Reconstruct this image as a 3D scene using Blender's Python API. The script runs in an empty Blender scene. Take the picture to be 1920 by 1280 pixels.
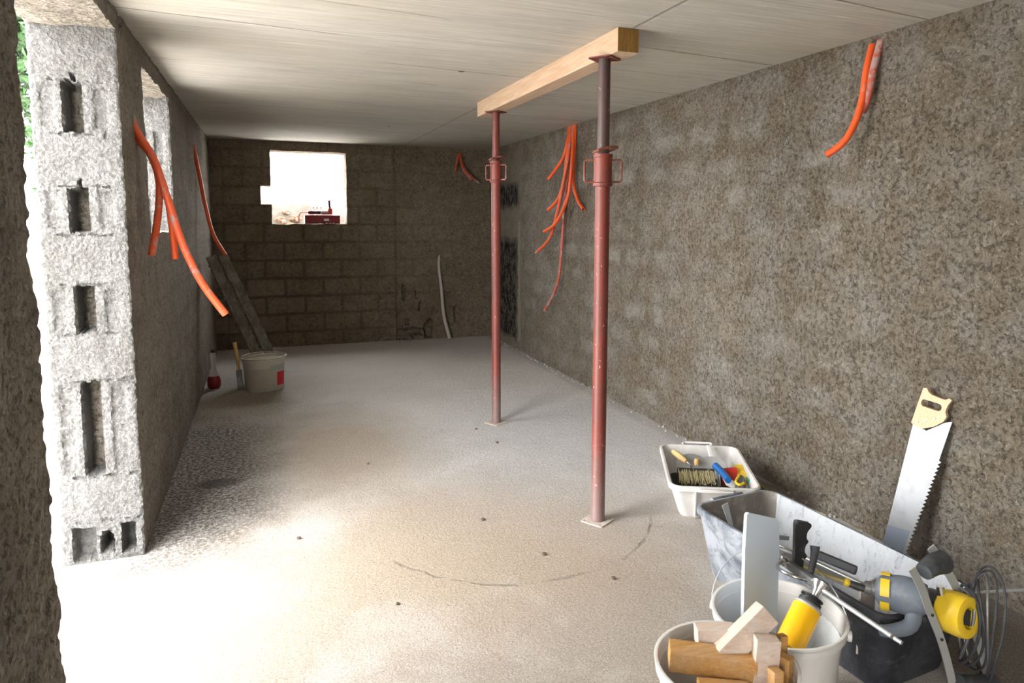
import bpy, bmesh, math, random
from mathutils import Vector, Matrix, noise, Quaternion
from math import pi, sin, cos, radians, atan2, sqrt
random.seed(7)
S = bpy.context.scene
COL = S.collection

# ------------------------------------------------------------------ camera
cd = bpy.data.cameras.new('camera'); cam = bpy.data.objects.new('camera', cd); COL.objects.link(cam)
F_PX, CX, CY, YAW, PITCH, ROLL, EYE = 1311.2, 1008.6, 550.2, .3709, .1074, .0055, 1.5344
fw = Vector((sin(YAW)*cos(PITCH), cos(YAW)*cos(PITCH), -sin(PITCH)))
rt = Vector((cos(YAW), -sin(YAW), 0)); up = rt.cross(fw)
r2 = rt*cos(ROLL)+up*sin(ROLL); u2 = -rt*sin(ROLL)+up*cos(ROLL)
cam.matrix_world = Matrix(((r2.x, u2.x, -fw.x, 0), (r2.y, u2.y, -fw.y, 0), (r2.z, u2.z, -fw.z, EYE), (0, 0, 0, 1)))
cd.sensor_width = 36; cd.lens = F_PX/1920*36
cd.shift_x = (960-CX)/1920; cd.shift_y = (CY-640)/1920
cd.clip_start = .02; cd.clip_end = 200
cd.dof.use_dof = True; cd.dof.focus_distance = 4.2; cd.dof.aperture_fstop = 8
S.camera = cam

# ------------------------------------------------------------------ light and exposure
S.view_settings.view_transform = 'Standard'; S.view_settings.look = 'None'
S.view_settings.gamma = 1; S.view_settings.use_curve_mapping = False
S.view_settings.exposure = 1.42
w = bpy.data.worlds.new('overcast'); S.world = w; w.use_nodes = True
wb = w.node_tree.nodes['Background']; wb.inputs[0].default_value = (1, .985, .96, 1); wb.inputs[1].default_value = 9.0

def area(name, loc, rot, sx, sy, power=None, portal=False, col=(1, 1, 1)):
    l = bpy.data.lights.new(name, 'AREA'); l.shape = 'RECTANGLE'; l.size = sx; l.size_y = sy
    l.color = col
    if portal: l.cycles.is_portal = True
    else: l.energy = power
    o = bpy.data.objects.new(name, l); COL.objects.link(o); o.location = loc; o.rotation_euler = rot
    return o
# portals in the openings of the left wall and back wall guide the daylight in (they give no light of their own)
area('door_portal', (-.9, 2.82, 1.16), (0, -pi/2, 0), 2.32, 1.34, portal=True)
area('window_portal', (-.9, 4.68, 1.86), (0, -pi/2, 0), .86, 1.06, portal=True)
area('back_portal', (.5, 9.04, 1.87), (-pi/2, 0, 0), .9, .86, portal=True)
area('rear_portal', (-.9, -.75, 1.1), (0, -pi/2, 0), 2.2, 1.05, portal=True)

# ------------------------------------------------------------------ materials
class NT:
    def __init__(s, name):
        s.m = bpy.data.materials.new(name); s.m.use_nodes = True
        s.t = s.m.node_tree; s.b = s.t.nodes['Principled BSDF']
        s.co = s.t.nodes.new('ShaderNodeTexCoord').outputs['Object']
    def n(s, ty, outs=0, **kw):
        nd = s.t.nodes.new('ShaderNode'+ty)
        ins = kw.pop('i', {})
        for k, v in kw.items(): setattr(nd, k, v)
        for k, v in ins.items():
            if hasattr(v, 'is_output'): s.t.links.new(v, nd.inputs[k])
            else: nd.inputs[k].default_value = v
        return nd.outputs[outs]
    def link(s, a, b): s.t.links.new(a, b)
    def noise(s, sc, det=4, rough=.55, vec=None, dist=0):
        return s.n('TexNoise', i={'Vector': vec or s.co, 'Scale': sc, 'Detail': det, 'Roughness': rough, 'Distortion': dist})
    def voro(s, sc, vec=None, feature='F1'):
        return s.n('TexVoronoi', feature=feature, i={'Vector': vec or s.co, 'Scale': sc})
    def ramp(s, f, a, b, lo=0., hi=1.):
        return s.n('MapRange', i={0: f, 1: a, 2: b, 3: lo, 4: hi})
    def math(s, op, a, b=0.):
        return s.n('Math', operation=op, i={0: a, 1: b})
    def mix(s, f, a, b, blend='MIX'):
        nd = s.t.nodes.new('ShaderNodeMix'); nd.data_type = 'RGBA'; nd.blend_type = blend
        for idx, v in ((0, f), (6, a), (7, b)):
            if hasattr(v, 'is_output'): s.link(v, nd.inputs[idx])
            else: nd.inputs[idx].default_value = v if idx == 0 else (*v[:3], 1)
        return nd.outputs[2]
    def map(s, loc=(0, 0, 0), rot=(0, 0, 0), sc=(1, 1, 1), vec=None):
        return s.n('Mapping', i={'Vector': vec or s.co, 'Location': loc, 'Rotation': rot, 'Scale': sc})
    def bump(s, h, dist, strength=1., normal=None):
        i = {'Height': h, 'Distance': dist, 'Strength': strength}
        if normal is not None: i['Normal'] = normal
        return s.n('Bump', i=i)
    def blob(s, cx, cy, rx, ry, soft=.6, axes='XY', rot=0):
        """soft ellipse 1 inside, 0 outside"""
        sep = s.t.nodes.new('ShaderNodeSeparateXYZ'); s.link(s.co, sep.inputs[0])
        a = s.math('DIVIDE', s.math('SUBTRACT', sep.outputs['XYZ'.index(axes[0])], cx), rx)
        b = s.math('DIVIDE', s.math('SUBTRACT', sep.outputs['XYZ'.index(axes[1])], cy), ry)
        d = s.math('SQRT', s.math('ADD', s.math('MULTIPLY', a, a), s.math('MULTIPLY', b, b)))
        d = s.math('ADD', d, s.math('MULTIPLY', s.math('SUBTRACT', s.noise(2.2, 6, .65), .5), .9))
        return s.ramp(d, 1-soft/2, 1+soft/2, 1, 0)
    def done(s, col=None, rough=.8, metal=0., normal=None, spec=None):
        if col is not None:
            if hasattr(col, 'is_output'): s.link(col, s.b.inputs['Base Color'])
            else: s.b.inputs['Base Color'].default_value = (*col, 1)
        if hasattr(rough, 'is_output'): s.link(rough, s.b.inputs['Roughness'])
        else: s.b.inputs['Roughness'].default_value = rough
        s.b.inputs['Metallic'].default_value = metal
        if spec is not None: s.b.inputs['Specular IOR Level'].default_value = spec
        if normal is not None: s.link(normal, s.b.inputs['Normal'])
        return s.m

def simple(name, col, rough=.5, metal=0., var=.12, dirt_shade=0., dirtcol=(.55, .53, .5), bump=.0004, sc=40):
    t = NT(name)
    d = tuple(c*(1-var) for c in col)
    c = t.mix(t.noise(9, 5), d, col)
    if dirt_shade: c = t.mix(t.math('MULTIPLY', t.ramp(t.noise(14, 8, .7), .52, .68), dirt_shade), c, dirtcol)
    return t.done(c, rough, metal, t.bump(t.noise(sc, 5), bump))

def rough_cast(name, dark, light, pale, vec_axes='YZ', brick=None, bumpd=.012, paled=.5, black=False, grain=70, pgain=1.):
    t = NT(name)
    big = t.noise(.9, 6, .6); mid = t.noise(6, 6, .6)
    c = t.mix(t.ramp(big, .3, .72), dark, light)
    c = t.mix(t.math('MULTIPLY', t.ramp(mid, .4, .75), .5), c, pale)
    c = t.mix(t.math('MULTIPLY', t.ramp(t.noise(2.1, 5, .6, t.map((7, 3, 1))), .5, .7), paled), c, pale)
    fine = t.noise(grain, 6, .72)
    v = t.voro(grain*.8)
    pits = t.ramp(t.noise(grain*.62, 7, .82, t.map((3, 1, 9)), .6), .50, .62)
    crest = t.ramp(t.noise(grain*.5, 7, .8, t.map((13, 6, 2)), .6), .54, .66)
    c = t.mix(t.math('MULTIPLY', crest, .45*pgain), c, tuple(min(.9, x*1.5) for x in pale))
    c = t.mix(t.math('MULTIPLY', pits, .66*pgain), c, tuple(x*.22 for x in dark))
    h = t.math('ADD', t.math('MULTIPLY', fine, 1.3), t.math('MULTIPLY', v, -.35))
    h = t.math('ADD', h, t.math('MULTIPLY', t.noise(grain*.25, 4), 1.2))
    h = t.math('SUBTRACT', h, t.math('MULTIPLY', pits, .35))
    if brick:
        sep = t.t.nodes.new('ShaderNodeSeparateXYZ'); t.link(t.co, sep.inputs[0])
        cmb = t.t.nodes.new('ShaderNodeCombineXYZ')
        wob0 = t.math('MULTIPLY', t.math('SUBTRACT', t.noise(brick.get('ws', 5), 4, .55, t.map((8, 4, 4))), .5), brick.get('wob', .03))
        t.link(t.math('ADD', sep.outputs['XYZ'.index(vec_axes[0])], t.math('MULTIPLY', wob0, 1.)), cmb.inputs[0])
        wob = t.math('MULTIPLY', t.math('SUBTRACT', t.noise(brick.get('ws', 5), 4), .5), brick.get('wob', .03))
        t.link(t.math('ADD', sep.outputs[2], wob), cmb.inputs[1])
        vm = t.map(brick.get('off', (0, 0, 0)), vec=cmb.outputs[0])
        bk = t.n('TexBrick', 1, i={'Vector': vm, 'Color1': (0, 0, 0, 1), 'Color2': (1, 1, 1, 1), 'Scale': 1., 'Mortar Size': brick.get('mortar', .02),
                 'Mortar Smooth': 1., 'Brick Width': brick.get('w', .43), 'Row Height': brick.get('h', .2125)})
        bc = bk.node.outputs[0]
        msk = t.math('MULTIPLY', bk, brick['amt'])
        if 'fade' in brick: msk = t.math('MULTIPLY', msk, t.blob(*brick['fade'], axes=vec_axes, soft=1.4))
        c = t.mix(msk, c, tuple(x*.45 for x in dark))
        bg = t.ramp(t.noise(1.7, 4, .6, t.map((2, 8, 3))), .42, .66)
        pl = t.math('MULTIPLY', t.math('MULTIPLY', t.ramp(bc, .15, .85), bg), brick.get('pale', .2))
        if 'fade' in brick: pl = t.math('MULTIPLY', pl, t.blob(*brick['fade'], axes=vec_axes, soft=1.4))
        pl = t.math('MULTIPLY', pl, t.math('SUBTRACT', 1., bk))
        c = t.mix(pl, c, tuple(min(1, x*1.25) for x in pale))
        h = t.math('SUBTRACT', h, t.math('MULTIPLY', bk, brick.get('dep', .6)))
    if black:   # old bitumen patches beside the far corner
        def rect(y0, y1, z0, z1, e=.04):
            sep = t.t.nodes.new('ShaderNodeSeparateXYZ'); t.link(t.co, sep.inputs[0])
            wy = t.math('MULTIPLY', t.math('SUBTRACT', t.noise(9, 5), .5), .16)
            yy = t.math('ADD', sep.outputs[1], wy); zz = t.math('ADD', sep.outputs[2], wy)
            a = t.math('MULTIPLY', t.ramp(yy, y0-e, y0+e), t.ramp(yy, y1-e, y1+e, 1, 0))
            b = t.math('MULTIPLY', t.ramp(zz, z0-e, z0+e), t.ramp(zz, z1-e, z1+e, 1, 0))
            return t.math('MULTIPLY', a, b)
        zone = rect(7.5, 9, -.1, 2.3)
        c = t.mix(t.math('MULTIPLY', zone, .55), c, (.42, .38, .3))
        bl = t.math('MAXIMUM', rect(7.66, 8.6, .12, 1.28), rect(7.62, 8.6, 1.66, 1.93))
        spk = t.ramp(t.noise(26, 7, .75, t.map(sc=(1, 1, .5))), .46, .56)
        bl2 = t.math('MULTIPLY', bl, t.math('SUBTRACT', 1., t.math('MULTIPLY', spk, .55)))
        c = t.mix(bl2, c, (.012, .013, .02))
        c = t.mix(t.math('MULTIPLY', rect(7.54, 7.62, .1, 1.5, .02), .7), c, (.62, .58, .48))
    nrm = t.bump(h, bumpd)
    return t.done(c, .92, 0, nrm, .25)

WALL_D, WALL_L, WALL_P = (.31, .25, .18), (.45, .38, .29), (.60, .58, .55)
M = {}
M['right'] = rough_cast('rough_cast_right', WALL_D, WALL_L, WALL_P, 'YZ',
    dict(off=(.1, -.06, 0), mortar=.085, amt=.12, pale=.8, fade=(5.2, 1.2, 2.6, 1.4), dep=.0, wob=.17, ws=5.5), bumpd=.03, black=True, grain=78, pgain=1.1)
M['left'] = rough_cast('rough_cast_left', (.22, .19, .155), (.34, .30, .25), (.46, .42, .37), 'YZ', dict(amt=.12, mortar=.03, pale=.1, dep=.1), bumpd=.012, paled=.2)
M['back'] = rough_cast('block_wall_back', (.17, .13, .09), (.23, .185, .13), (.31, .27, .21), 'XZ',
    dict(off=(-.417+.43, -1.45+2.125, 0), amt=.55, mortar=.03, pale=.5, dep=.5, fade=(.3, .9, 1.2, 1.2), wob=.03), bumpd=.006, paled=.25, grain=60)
M['reveal'] = rough_cast('rough_mortar_reveal', (.20, .195, .185), (.27, .265, .26), (.34, .34, .34), bumpd=.02, grain=95, pgain=.5)

def mat_ceiling():
    t = NT('board_marked_concrete')
    v = t.map(sc=(.6, 14, 1), rot=(0, 0, radians(1.5)))
    g = t.noise(3.2, 8, .62, v, .3)
    c = t.mix(t.ramp(g, .3, .7), (.40, .375, .33), (.585, .56, .52))
    c = t.mix(t.math('MULTIPLY', t.ramp(t.noise(.8, 4), .4, .7), .6), c, (.42, .385, .31))
    c = t.mix(t.math('MULTIPLY', t.ramp(t.noise(2.2, 6, .65, t.map((5, 1, 0), sc=(.6, 1.6, 1))), .48, .66), .5), c, (.36, .35, .33))
    st = t.math('MULTIPLY', t.ramp(t.noise(5, 9, .75, t.map((4, 2, 0), sc=(.35, 11, 1))), .55, .68),
                t.ramp(t.noise(1.6, 4, .5, t.map((9, 9, 0))), .42, .62))
    c = t.mix(t.math('MULTIPLY', st, .8), c, (.15, .13, .10))
    wv = t.math('MULTIPLY', t.ramp(t.noise(4, 8, .75, t.map((14, 22, 0), sc=(.35, 12, 1))), .59, .68), .6)
    c = t.mix(wv, c, (.8, .79, .77))
    # shutter board joints: one every half metre across, one along the slab
    sep = t.t.nodes.new('ShaderNodeSeparateXYZ'); t.link(t.co, sep.inputs[0])
    wob = t.math('MULTIPLY', t.math('SUBTRACT', t.noise(1.5, 3), .5), .02)
    yy = t.math('ADD', t.math('ADD', sep.outputs[1], wob), t.math('MULTIPLY', sep.outputs[0], -.11))
    m = t.math('ABSOLUTE', t.math('SUBTRACT', t.math('FRACT', t.math('DIVIDE', t.math('SUBTRACT', yy, 2.02), .5)), .5))
    j = t.ramp(m, .484, .494)
    gate = t.ramp(t.noise(1.1, 4, .6, t.map((2, 5, 0), sc=(.8, 2.2, 1))), .46, .56)
    j = t.math('MULTIPLY', j, gate)
    x = t.math('ABSOLUTE', t.math('SUBTRACT', t.math('ADD', sep.outputs[0], wob), 1.60))
    j2 = t.math('MULTIPLY', t.ramp(x, .006, .012, 1, 0), .6)
    jj = t.math('MAXIMUM', j, j2)
    c = t.mix(t.math('MULTIPLY', jj, .7), c, (.13, .12, .1))
    for sx, sy in ((1.12, 4.16), (1.137, 6.89)):   # nail holes left by the shuttering
        dx = t.math('SUBTRACT', sep.outputs[0], sx); dy = t.math('SUBTRACT', sep.outputs[1], sy)
        d = t.math('SQRT', t.math('ADD', t.math('MULTIPLY', dx, dx), t.math('MULTIPLY', dy, dy)))
        c = t.mix(t.ramp(d, .016, .024, 1, 0), c, (.10, .09, .08))
    h = t.math('SUBTRACT', t.math('MULTIPLY', g, .6), jj)
    return t.done(c, .62, 0, t.bump(h, .004), .35)
M['ceiling'] = mat_ceiling()

def mat_floor():
    t = NT('screeded_concrete_floor')
    c = t.mix(t.ramp(t.noise(.8, 6, .6), .35, .7), (.65, .635, .61), (.77, .755, .73))
    tan = t.math('MAXIMUM', t.blob(.9, 3.1, .95, .7, .9), t.blob(.45, 4.7, .5, .9, 1.))
    near = t.math('MULTIPLY', t.blob(.5, 1.6, 1.9, 2.3, .9), t.ramp(t.noise(1.3, 6, .6, t.map((3, 3, 0))), .22, .50))
    c = t.mix(t.math('MULTIPLY', near, .85), c, (.34, .28, .22))
    c = t.mix(t.math('MULTIPLY', tan, .75), c, (.42, .335, .25))
    c = t.mix(t.math('MULTIPLY', t.blob(1.9, 4.4, .9, 1.2, 1.), .5), c, (.50, .52, .56))
    dirt_shade = t.math('MAXIMUM', t.blob(-.5, 4.6, .5, 1.5, .8), t.math('MULTIPLY', t.blob(-.3, 6.3, .6, 1.0, .8), .55))  # speckled dirt, with the pillar's soft shade on the floor painted in
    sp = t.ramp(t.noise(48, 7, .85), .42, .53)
    c = t.mix(t.math('MULTIPLY', dirt_shade, t.math('MULTIPLY', sp, .97)), c, (.035, .03, .027))
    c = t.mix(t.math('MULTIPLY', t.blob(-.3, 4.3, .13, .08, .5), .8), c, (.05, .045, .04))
    c = t.mix(t.math('MULTIPLY', t.blob(-.35, 6.1, .45, .5, .8), .5), c, (.30, .235, .13))
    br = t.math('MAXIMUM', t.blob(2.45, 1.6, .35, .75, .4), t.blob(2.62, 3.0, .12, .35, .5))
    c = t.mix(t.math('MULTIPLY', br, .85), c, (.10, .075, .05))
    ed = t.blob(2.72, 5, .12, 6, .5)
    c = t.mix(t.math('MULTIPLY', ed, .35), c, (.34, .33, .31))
    spk = t.ramp(t.noise(75, 5, .8, t.map((5, 5, 0))), .60, .70)
    c = t.mix(t.math('MULTIPLY', spk, .6), c, (.15, .13, .11))
    gr = t.ramp(t.noise(75, 7, .8, t.map((1, 7, 0))), .50, .62)
    c = t.mix(t.math('MULTIPLY', gr, .38), c, (.22, .19, .16))
    g2 = t.noise(150, 5, .8, t.map((4, 2, 0)))
    c = t.mix(t.math('MULTIPLY', t.ramp(g2, .50, .60), .5), c, (.17, .145, .12))
    c = t.mix(t.math('MULTIPLY', t.ramp(g2, .46, .38), .35), c, (.85, .83, .80))
    spk2 = t.ramp(t.voro(11), .0, .05, 1, 0)
    c = t.mix(t.math('MULTIPLY', spk2, .55), c, (.12, .1, .08))
    # trowel arc scratched into the screed
    sep = t.t.nodes.new('ShaderNodeSeparateXYZ'); t.link(t.co, sep.inputs[0])
    dx = t.math('SUBTRACT', sep.outputs[0], 1.15); dy = t.math('SUBTRACT', sep.outputs[1], 3.35)
    r = t.math('SQRT', t.math('ADD', t.math('MULTIPLY', dx, dx), t.math('MULTIPLY', dy, dy)))
    r = t.math('ADD', r, t.math('MULTIPLY', t.math('SUBTRACT', t.noise(3, 6, .6), .5), .12))
    arc = t.ramp(t.math('ABSOLUTE', t.math('SUBTRACT', r, .74)), .004, .012, 1, 0)
    arc = t.math('MULTIPLY', arc, t.ramp(dy, -.30, -.36, 0, 1))
    arc = t.math('MULTIPLY', arc, t.ramp(t.noise(7, 5, .7), .42, .56))
    c = t.mix(t.math('MULTIPLY', arc, .6), c, (.2, .18, .15))
    h = t.math('ADD', t.noise(60, 7, .75), t.math('MULTIPLY', t.noise(13, 5), .8))
    h = t.math('SUBTRACT', h, t.math('MULTIPLY', arc, .5))
    h = t.math('SUBTRACT', h, t.math('MULTIPLY', spk, .25))
    return t.done(c, .88, 0, t.bump(h, .011), .3)
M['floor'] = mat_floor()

def mat_wood(name, a, b, axis='Y', sc=1., dirt_shade=.0, dcol=(.45, .43, .41)):
    t = NT(name)
    s = {'X': (1.2, 16, 16), 'Y': (16, 1.2, 16), 'Z': (16, 16, 1.2)}[axis]
    g = t.noise(3*sc, 7, .6, t.map(sc=s), .8)
    c = t.mix(t.ramp(g, .3, .7), a, b)
    kn = t.ramp(t.voro(2.6, t.map(sc=tuple(.35 if x < 2 else 1.2 for x in s))), .06, .13, 1, 0)
    c = t.mix(t.math('MULTIPLY', kn, .6), c, tuple(x*.35 for x in a))
    if dirt_shade: c = t.mix(t.math('MULTIPLY', t.ramp(t.noise(11, 7, .7), .48, .62), dirt_shade), c, dcol)
    return t.done(c, .75, 0, t.bump(g, .0015), .3)
M['beam'] = mat_wood('raw_softwood', (.43, .285, .185), (.54, .40, .29))
M['beam_end'] = mat_wood('beam_end_grain', (.17, .085, .02), (.34, .19, .05), 'Z', 2)
M['wood'] = mat_wood('offcut_wood', (.42, .20, .05), (.60, .35, .13), 'X', 3, .25, (.5, .42, .34))
M['wood_grey'] = mat_wood('weathered_offcut_wood', (.52, .40, .32), (.70, .58, .49), 'X', 3, .5, (.62, .58, .54))
M['old_board'] = mat_wood('mortar_stained_board', (.08, .07, .055), (.16, .15, .12), 'Z', 2, .6, (.26, .25, .22))
M['handle_wood'] = mat_wood('turned_handle_wood', (.60, .36, .14), (.80, .56, .27), 'X', 4)
M['saw_wood'] = mat_wood('saw_handle_wood', (.66, .43, .27), (.80, .58, .40), 'X', 3)

def mat_prop(name, red, brown, mixlo, mixhi):
    t = NT(name)
    c = t.mix(t.ramp(t.noise(3.5, 6, .65), mixlo, mixhi), red, brown)
    sep = t.t.nodes.new('ShaderNodeSeparateXYZ'); t.link(t.co, sep.inputs[0])
    low = t.math('ADD', sep.outputs[2], t.math('MULTIPLY', t.noise(9, 5), .3))
    c = t.mix(t.math('MULTIPLY', t.ramp(low, .18, .62, 1, 0), .75), c, (.22, .17, .16))
    sp = t.ramp(t.noise(48, 4, .7), .66, .72)
    c = t.mix(sp, c, (.62, .58, .54))
    return t.done(c, .5, .0, t.bump(t.noise(60, 4), .0006), .5)
M['prop'] = mat_prop('red_oxide_painted_steel', (.19, .034, .022), (.115, .032, .026), .4, .7)
M['prop_inner'] = mat_prop('worn_inner_prop_tube', (.095, .042, .038), (.06, .04, .04), .35, .6)
M['prop_inner_far'] = mat_prop('red_inner_prop_tube', (.17, .034, .024), (.12, .03, .026), .4, .7)
M['prop_ring'] = simple('rusty_pink_steel_rod', (.22, .065, .04), .55, 0, .3, .3)
M['plate'] = simple('mortar_covered_plate', (.52, .45, .41), .8, 0, .2, .5, (.66, .64, .61))

def mat_conduit(name, col, plaster):
    t = NT(name)
    c = t.mix(t.noise(12, 4), tuple(x*.85 for x in col), col)
    p = t.ramp(t.noise(16, 7, .7), .62-plaster, .70-plaster)
    c = t.mix(t.math('MULTIPLY', p, .8), c, (.40, .33, .31))
    return t.done(c, .42, 0, t.bump(t.math('ADD', p, t.noise(90, 3)), .0012), .5)
M['orange'] = mat_conduit('orange_plastic_conduit', (.85, .115, .022), .0)
M['orange_dusty'] = mat_conduit('plaster_flecked_orange_conduit', (.78, .12, .04), .10)
M['orange_plastered'] = mat_conduit('plaster_coated_conduit', (.50, .11, .07), .13)
M['grey_stub'] = simple('grey_conduit_stub', (.35, .32, .29), .8)
M['white_pipe'] = simple('grey_white_conduit', (.52, .50, .46), .5, 0, .15, .3)
M['dark_hole'] = simple('shadowed_hollow', (.03, .03, .03), .9)

M['bucket'] = simple('white_bucket_plastic', (.72, .71, .69), .4, 0, .06, .25, (.6, .56, .5))
M['bucket_old'] = simple('dirty_white_plastic', (.56, .53, .47), .5, 0, .15, .4, (.38, .35, .28))
M['bucket_lid'] = simple('sandy_bucket_filling', (.34, .31, .20), .9, 0, .3, .5, (.5, .47, .38), .004)
M['label_red'] = simple('red_label', (.62, .02, .03), .5, 0, .15)
M['label_faint'] = simple('faded_grey_green_label', (.42, .47, .42), .6, 0, .2, .4)
M['grey_box'] = simple('light_grey_plastic', (.62, .61, .60), .45, 0, .08, .35, (.78, .78, .76))
def mat_tub():
    t = NT('plaster_smeared_mortar_tub')
    c = t.mix(t.noise(7, 5), (.07, .085, .11), (.12, .14, .17))
    p = t.ramp(t.noise(4.5, 9, .72, None, .8), .40, .56)
    sep = t.t.nodes.new('ShaderNodeSeparateXYZ'); t.link(t.co, sep.inputs[0])
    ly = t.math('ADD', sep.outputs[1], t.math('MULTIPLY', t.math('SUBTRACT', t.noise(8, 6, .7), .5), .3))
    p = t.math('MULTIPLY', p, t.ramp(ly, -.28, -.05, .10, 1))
    c = t.mix(t.math('SUBTRACT', 1., t.ramp(ly, -.28, -.05)), c, (.022, .024, .03))  # shade on the tub's near end painted in as a darker base
    c = t.mix(t.math('MULTIPLY', p, .85), c, (.36, .385, .43))
    st = t.ramp(t.noise(12, 9, .8, t.map((3, 3, 3), sc=(1, 1, 2.5)), 1.5), .56, .64)
    c = t.mix(t.math('MULTIPLY', st, .55), c, (.12, .13, .16))
    return t.done(c, .6, 0, t.bump(t.math('ADD', p, t.noise(40, 6)), .0015), .4)
M['tub'] = mat_tub()
M['bottom_shade'] = simple('painted_box_shade', (.06, .055, .05), .9, 0, .4, .3, (.3, .29, .27), .003)  # shade in the bottom of the grey box, put into its colour
def mat_tubin():
    t = NT('dried_plaster_inside_tub')
    c = t.mix(t.noise(6, 7, .6), (.33, .355, .39), (.55, .575, .61))
    st = t.ramp(t.noise(11, 9, .85, t.map(rot=(.5, .3, .6), sc=(1, 2.5, 1)), 1.5), .53, .62)
    c = t.mix(t.math('MULTIPLY', st, .75), c, (.16, .18, .22))
    return t.done(c, .7, 0, t.bump(t.noise(30, 8, .7), .003), .3)
M['tub_in'] = mat_tubin()
M['tub_end'] = simple('brown_dusty_tub_end', (.21, .19, .165), .8, 0, .25, .3)
M['steel'] = simple('dull_steel', (.50, .52, .53), .42, .4, .2, .25, (.4, .38, .36))
M['steel_dark'] = simple('dark_steel', (.22, .23, .24), .45, .6, .3, .3)
M['chrome'] = simple('shiny_chrome', (.72, .72, .72), .22, 1., .1)
M['blade'] = simple('scuffed_saw_steel', (.50, .52, .55), .5, .5, .45, .5, (.25, .26, .29))
M['blade_tip'] = simple('blue_grey_saw_tip', (.27, .32, .40), .5, .3, .15)
M['strap'] = simple('galvanised_strap', (.44, .45, .43), .5, .4, .15, .2)
M['black'] = simple('black_plastic', (.022, .023, .026), .42, 0, .3, .25, (.2, .2, .21))
M['black_rubber'] = simple('dark_rubber', (.045, .048, .055), .6, 0, .3, .25, (.2, .22, .23))
M['drill_grey'] = simple('dusty_blue_grey_housing', (.16, .19, .235), .5, 0, .25, .45, (.3, .33, .36))
M['yellow'] = simple('yellow_plastic', (.85, .58, .03), .4, 0, .12, .15, (.75, .62, .3))
M['can'] = simple('yellow_can_paint', (.92, .50, .005), .3, .0, .05, .08)
M['pale_yellow'] = simple('tan_yellow_shaft', (.42, .33, .10), .5, 0, .25, .3)
M['blue'] = simple('blue_plastic', (.015, .13, .42), .35, 0, .1)
M['green'] = simple('green_plastic', (.05, .28, .16), .4)
M['red'] = simple('red_plastic', (.62, .04, .03), .4, 0, .15, .2)
M['bristle'] = simple('straw_bristles', (.60, .53, .30), .9, 0, .3)
M['white'] = simple('white_plastic', (.82, .82, .80), .4, 0, .05, .1)
M['sheet'] = simple('pale_blue_grey_board', (.66, .77, .90), .45, 0, .04, .12, (.8, .82, .83))
M['foam'] = simple('white_foam_lining', (.84, .87, .88), .6, 0, .05, 0, bump=.002)
M['case_red'] = simple('dark_red_steel_case', (.30, .006, .018), .35, 0, .1)
M['purple'] = simple('dark_purple_housing', (.06, .02, .08), .4)
M['bottle_red'] = simple('dark_red_liquid_base', (.22, .01, .015), .3, 0, .1)
M['earth'] = simple('dark_soil', (.030, .022, .014), .95, 0, .3, .5, (.055, .046, .036), .02, 6)  # the soil's own dark brown colour
M['rock_orange'] = simple('orange_clay_lump', (.060, .022, .004), .95, 0, .3, .3)
M['outside_ground'] = simple('pale_outdoor_gravel', (.62, .60, .56), .95, 0, .15)
M['leaf'] = simple('fresh_green_leaf', (.012, .055, .003), .5, 0, .4)
M['bark'] = simple('bark', (.16, .11, .07), .9)
M['crumb'] = simple('mortar_crumb', (.42, .39, .34), .95, 0, .2)
M['pebble'] = simple('dark_pebble', (.12, .09, .07), .9)
M['straw'] = simple('yellow_straw_string', (.45, .36, .14), .8)
M['marking'] = simple('red_printed_mark', (.40, .10, .09), .6, 0, .2, .5, (.6, .57, .54))
def mat_clear():
    t = NT('cloudy_clear_plastic'); t.b.inputs['Transmission Weight'].default_value = .75
    t.b.inputs['IOR'].default_value = 1.2
    return t.done(t.mix(t.noise(8, 4), (.72, .70, .66), (.85, .83, .8)), .3, 0, t.bump(t.noise(40, 3), .0004))
M['clear'] = mat_clear()

# ------------------------------------------------------------------ mesh helpers (everything is drawn in world metres, then moved under its thing)
ORG = {}
def obj(name, bm, m, parent=None, smooth=False, sharp=40):
    me = bpy.data.meshes.new(name)
    L = ORG.get(parent.name if parent else None, Vector((0, 0, 0)))
    bm.transform(Matrix.Translation(-L)); bmesh.ops.recalc_face_normals(bm, faces=bm.faces)
    for f in bm.faces: f.smooth = smooth
    if smooth:
        a = radians(sharp)
        for e in bm.edges:
            if len(e.link_faces) == 2 and e.calc_face_angle(0) > a: e.smooth = False
    bm.to_mesh(me); bm.free()
    for mm in (m if isinstance(m, (list, tuple)) else [m]): me.materials.append(M[mm])
    o = bpy.data.objects.new(name, me); COL.objects.link(o)
    if parent: o.parent = parent; ORG[o.name] = L
    return o
def tag(o, label, cat, group=None, kind=None):
    o['label'] = label; o['category'] = cat
    if group: o['group'] = group
    if kind: o['kind'] = kind
    return o
def solo(name, bm, m, loc, label, cat, group=None, smooth=False, kind=None):
    """a thing that is one mesh, origin at its base"""
    ORG['__tmp'] = Vector(loc)
    class P: name = '__tmp'
    L = Vector(loc); bm.transform(Matrix.Translation(-L))
    o = obj(name, bm, m, None, smooth); o.location = L
    return tag(o, label, cat, group, kind)
def thing(name, loc, label, cat, group=None):
    o = bpy.data.objects.new(name, None); COL.objects.link(o); o.location = loc; o.empty_display_size = .05
    ORG[o.name] = Vector(loc)
    return tag(o, label, cat, group)
def struct(name, bm, m, smooth=False):
    o = obj(name, bm, m, None, smooth); o['kind'] = 'structure'; return o

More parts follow.
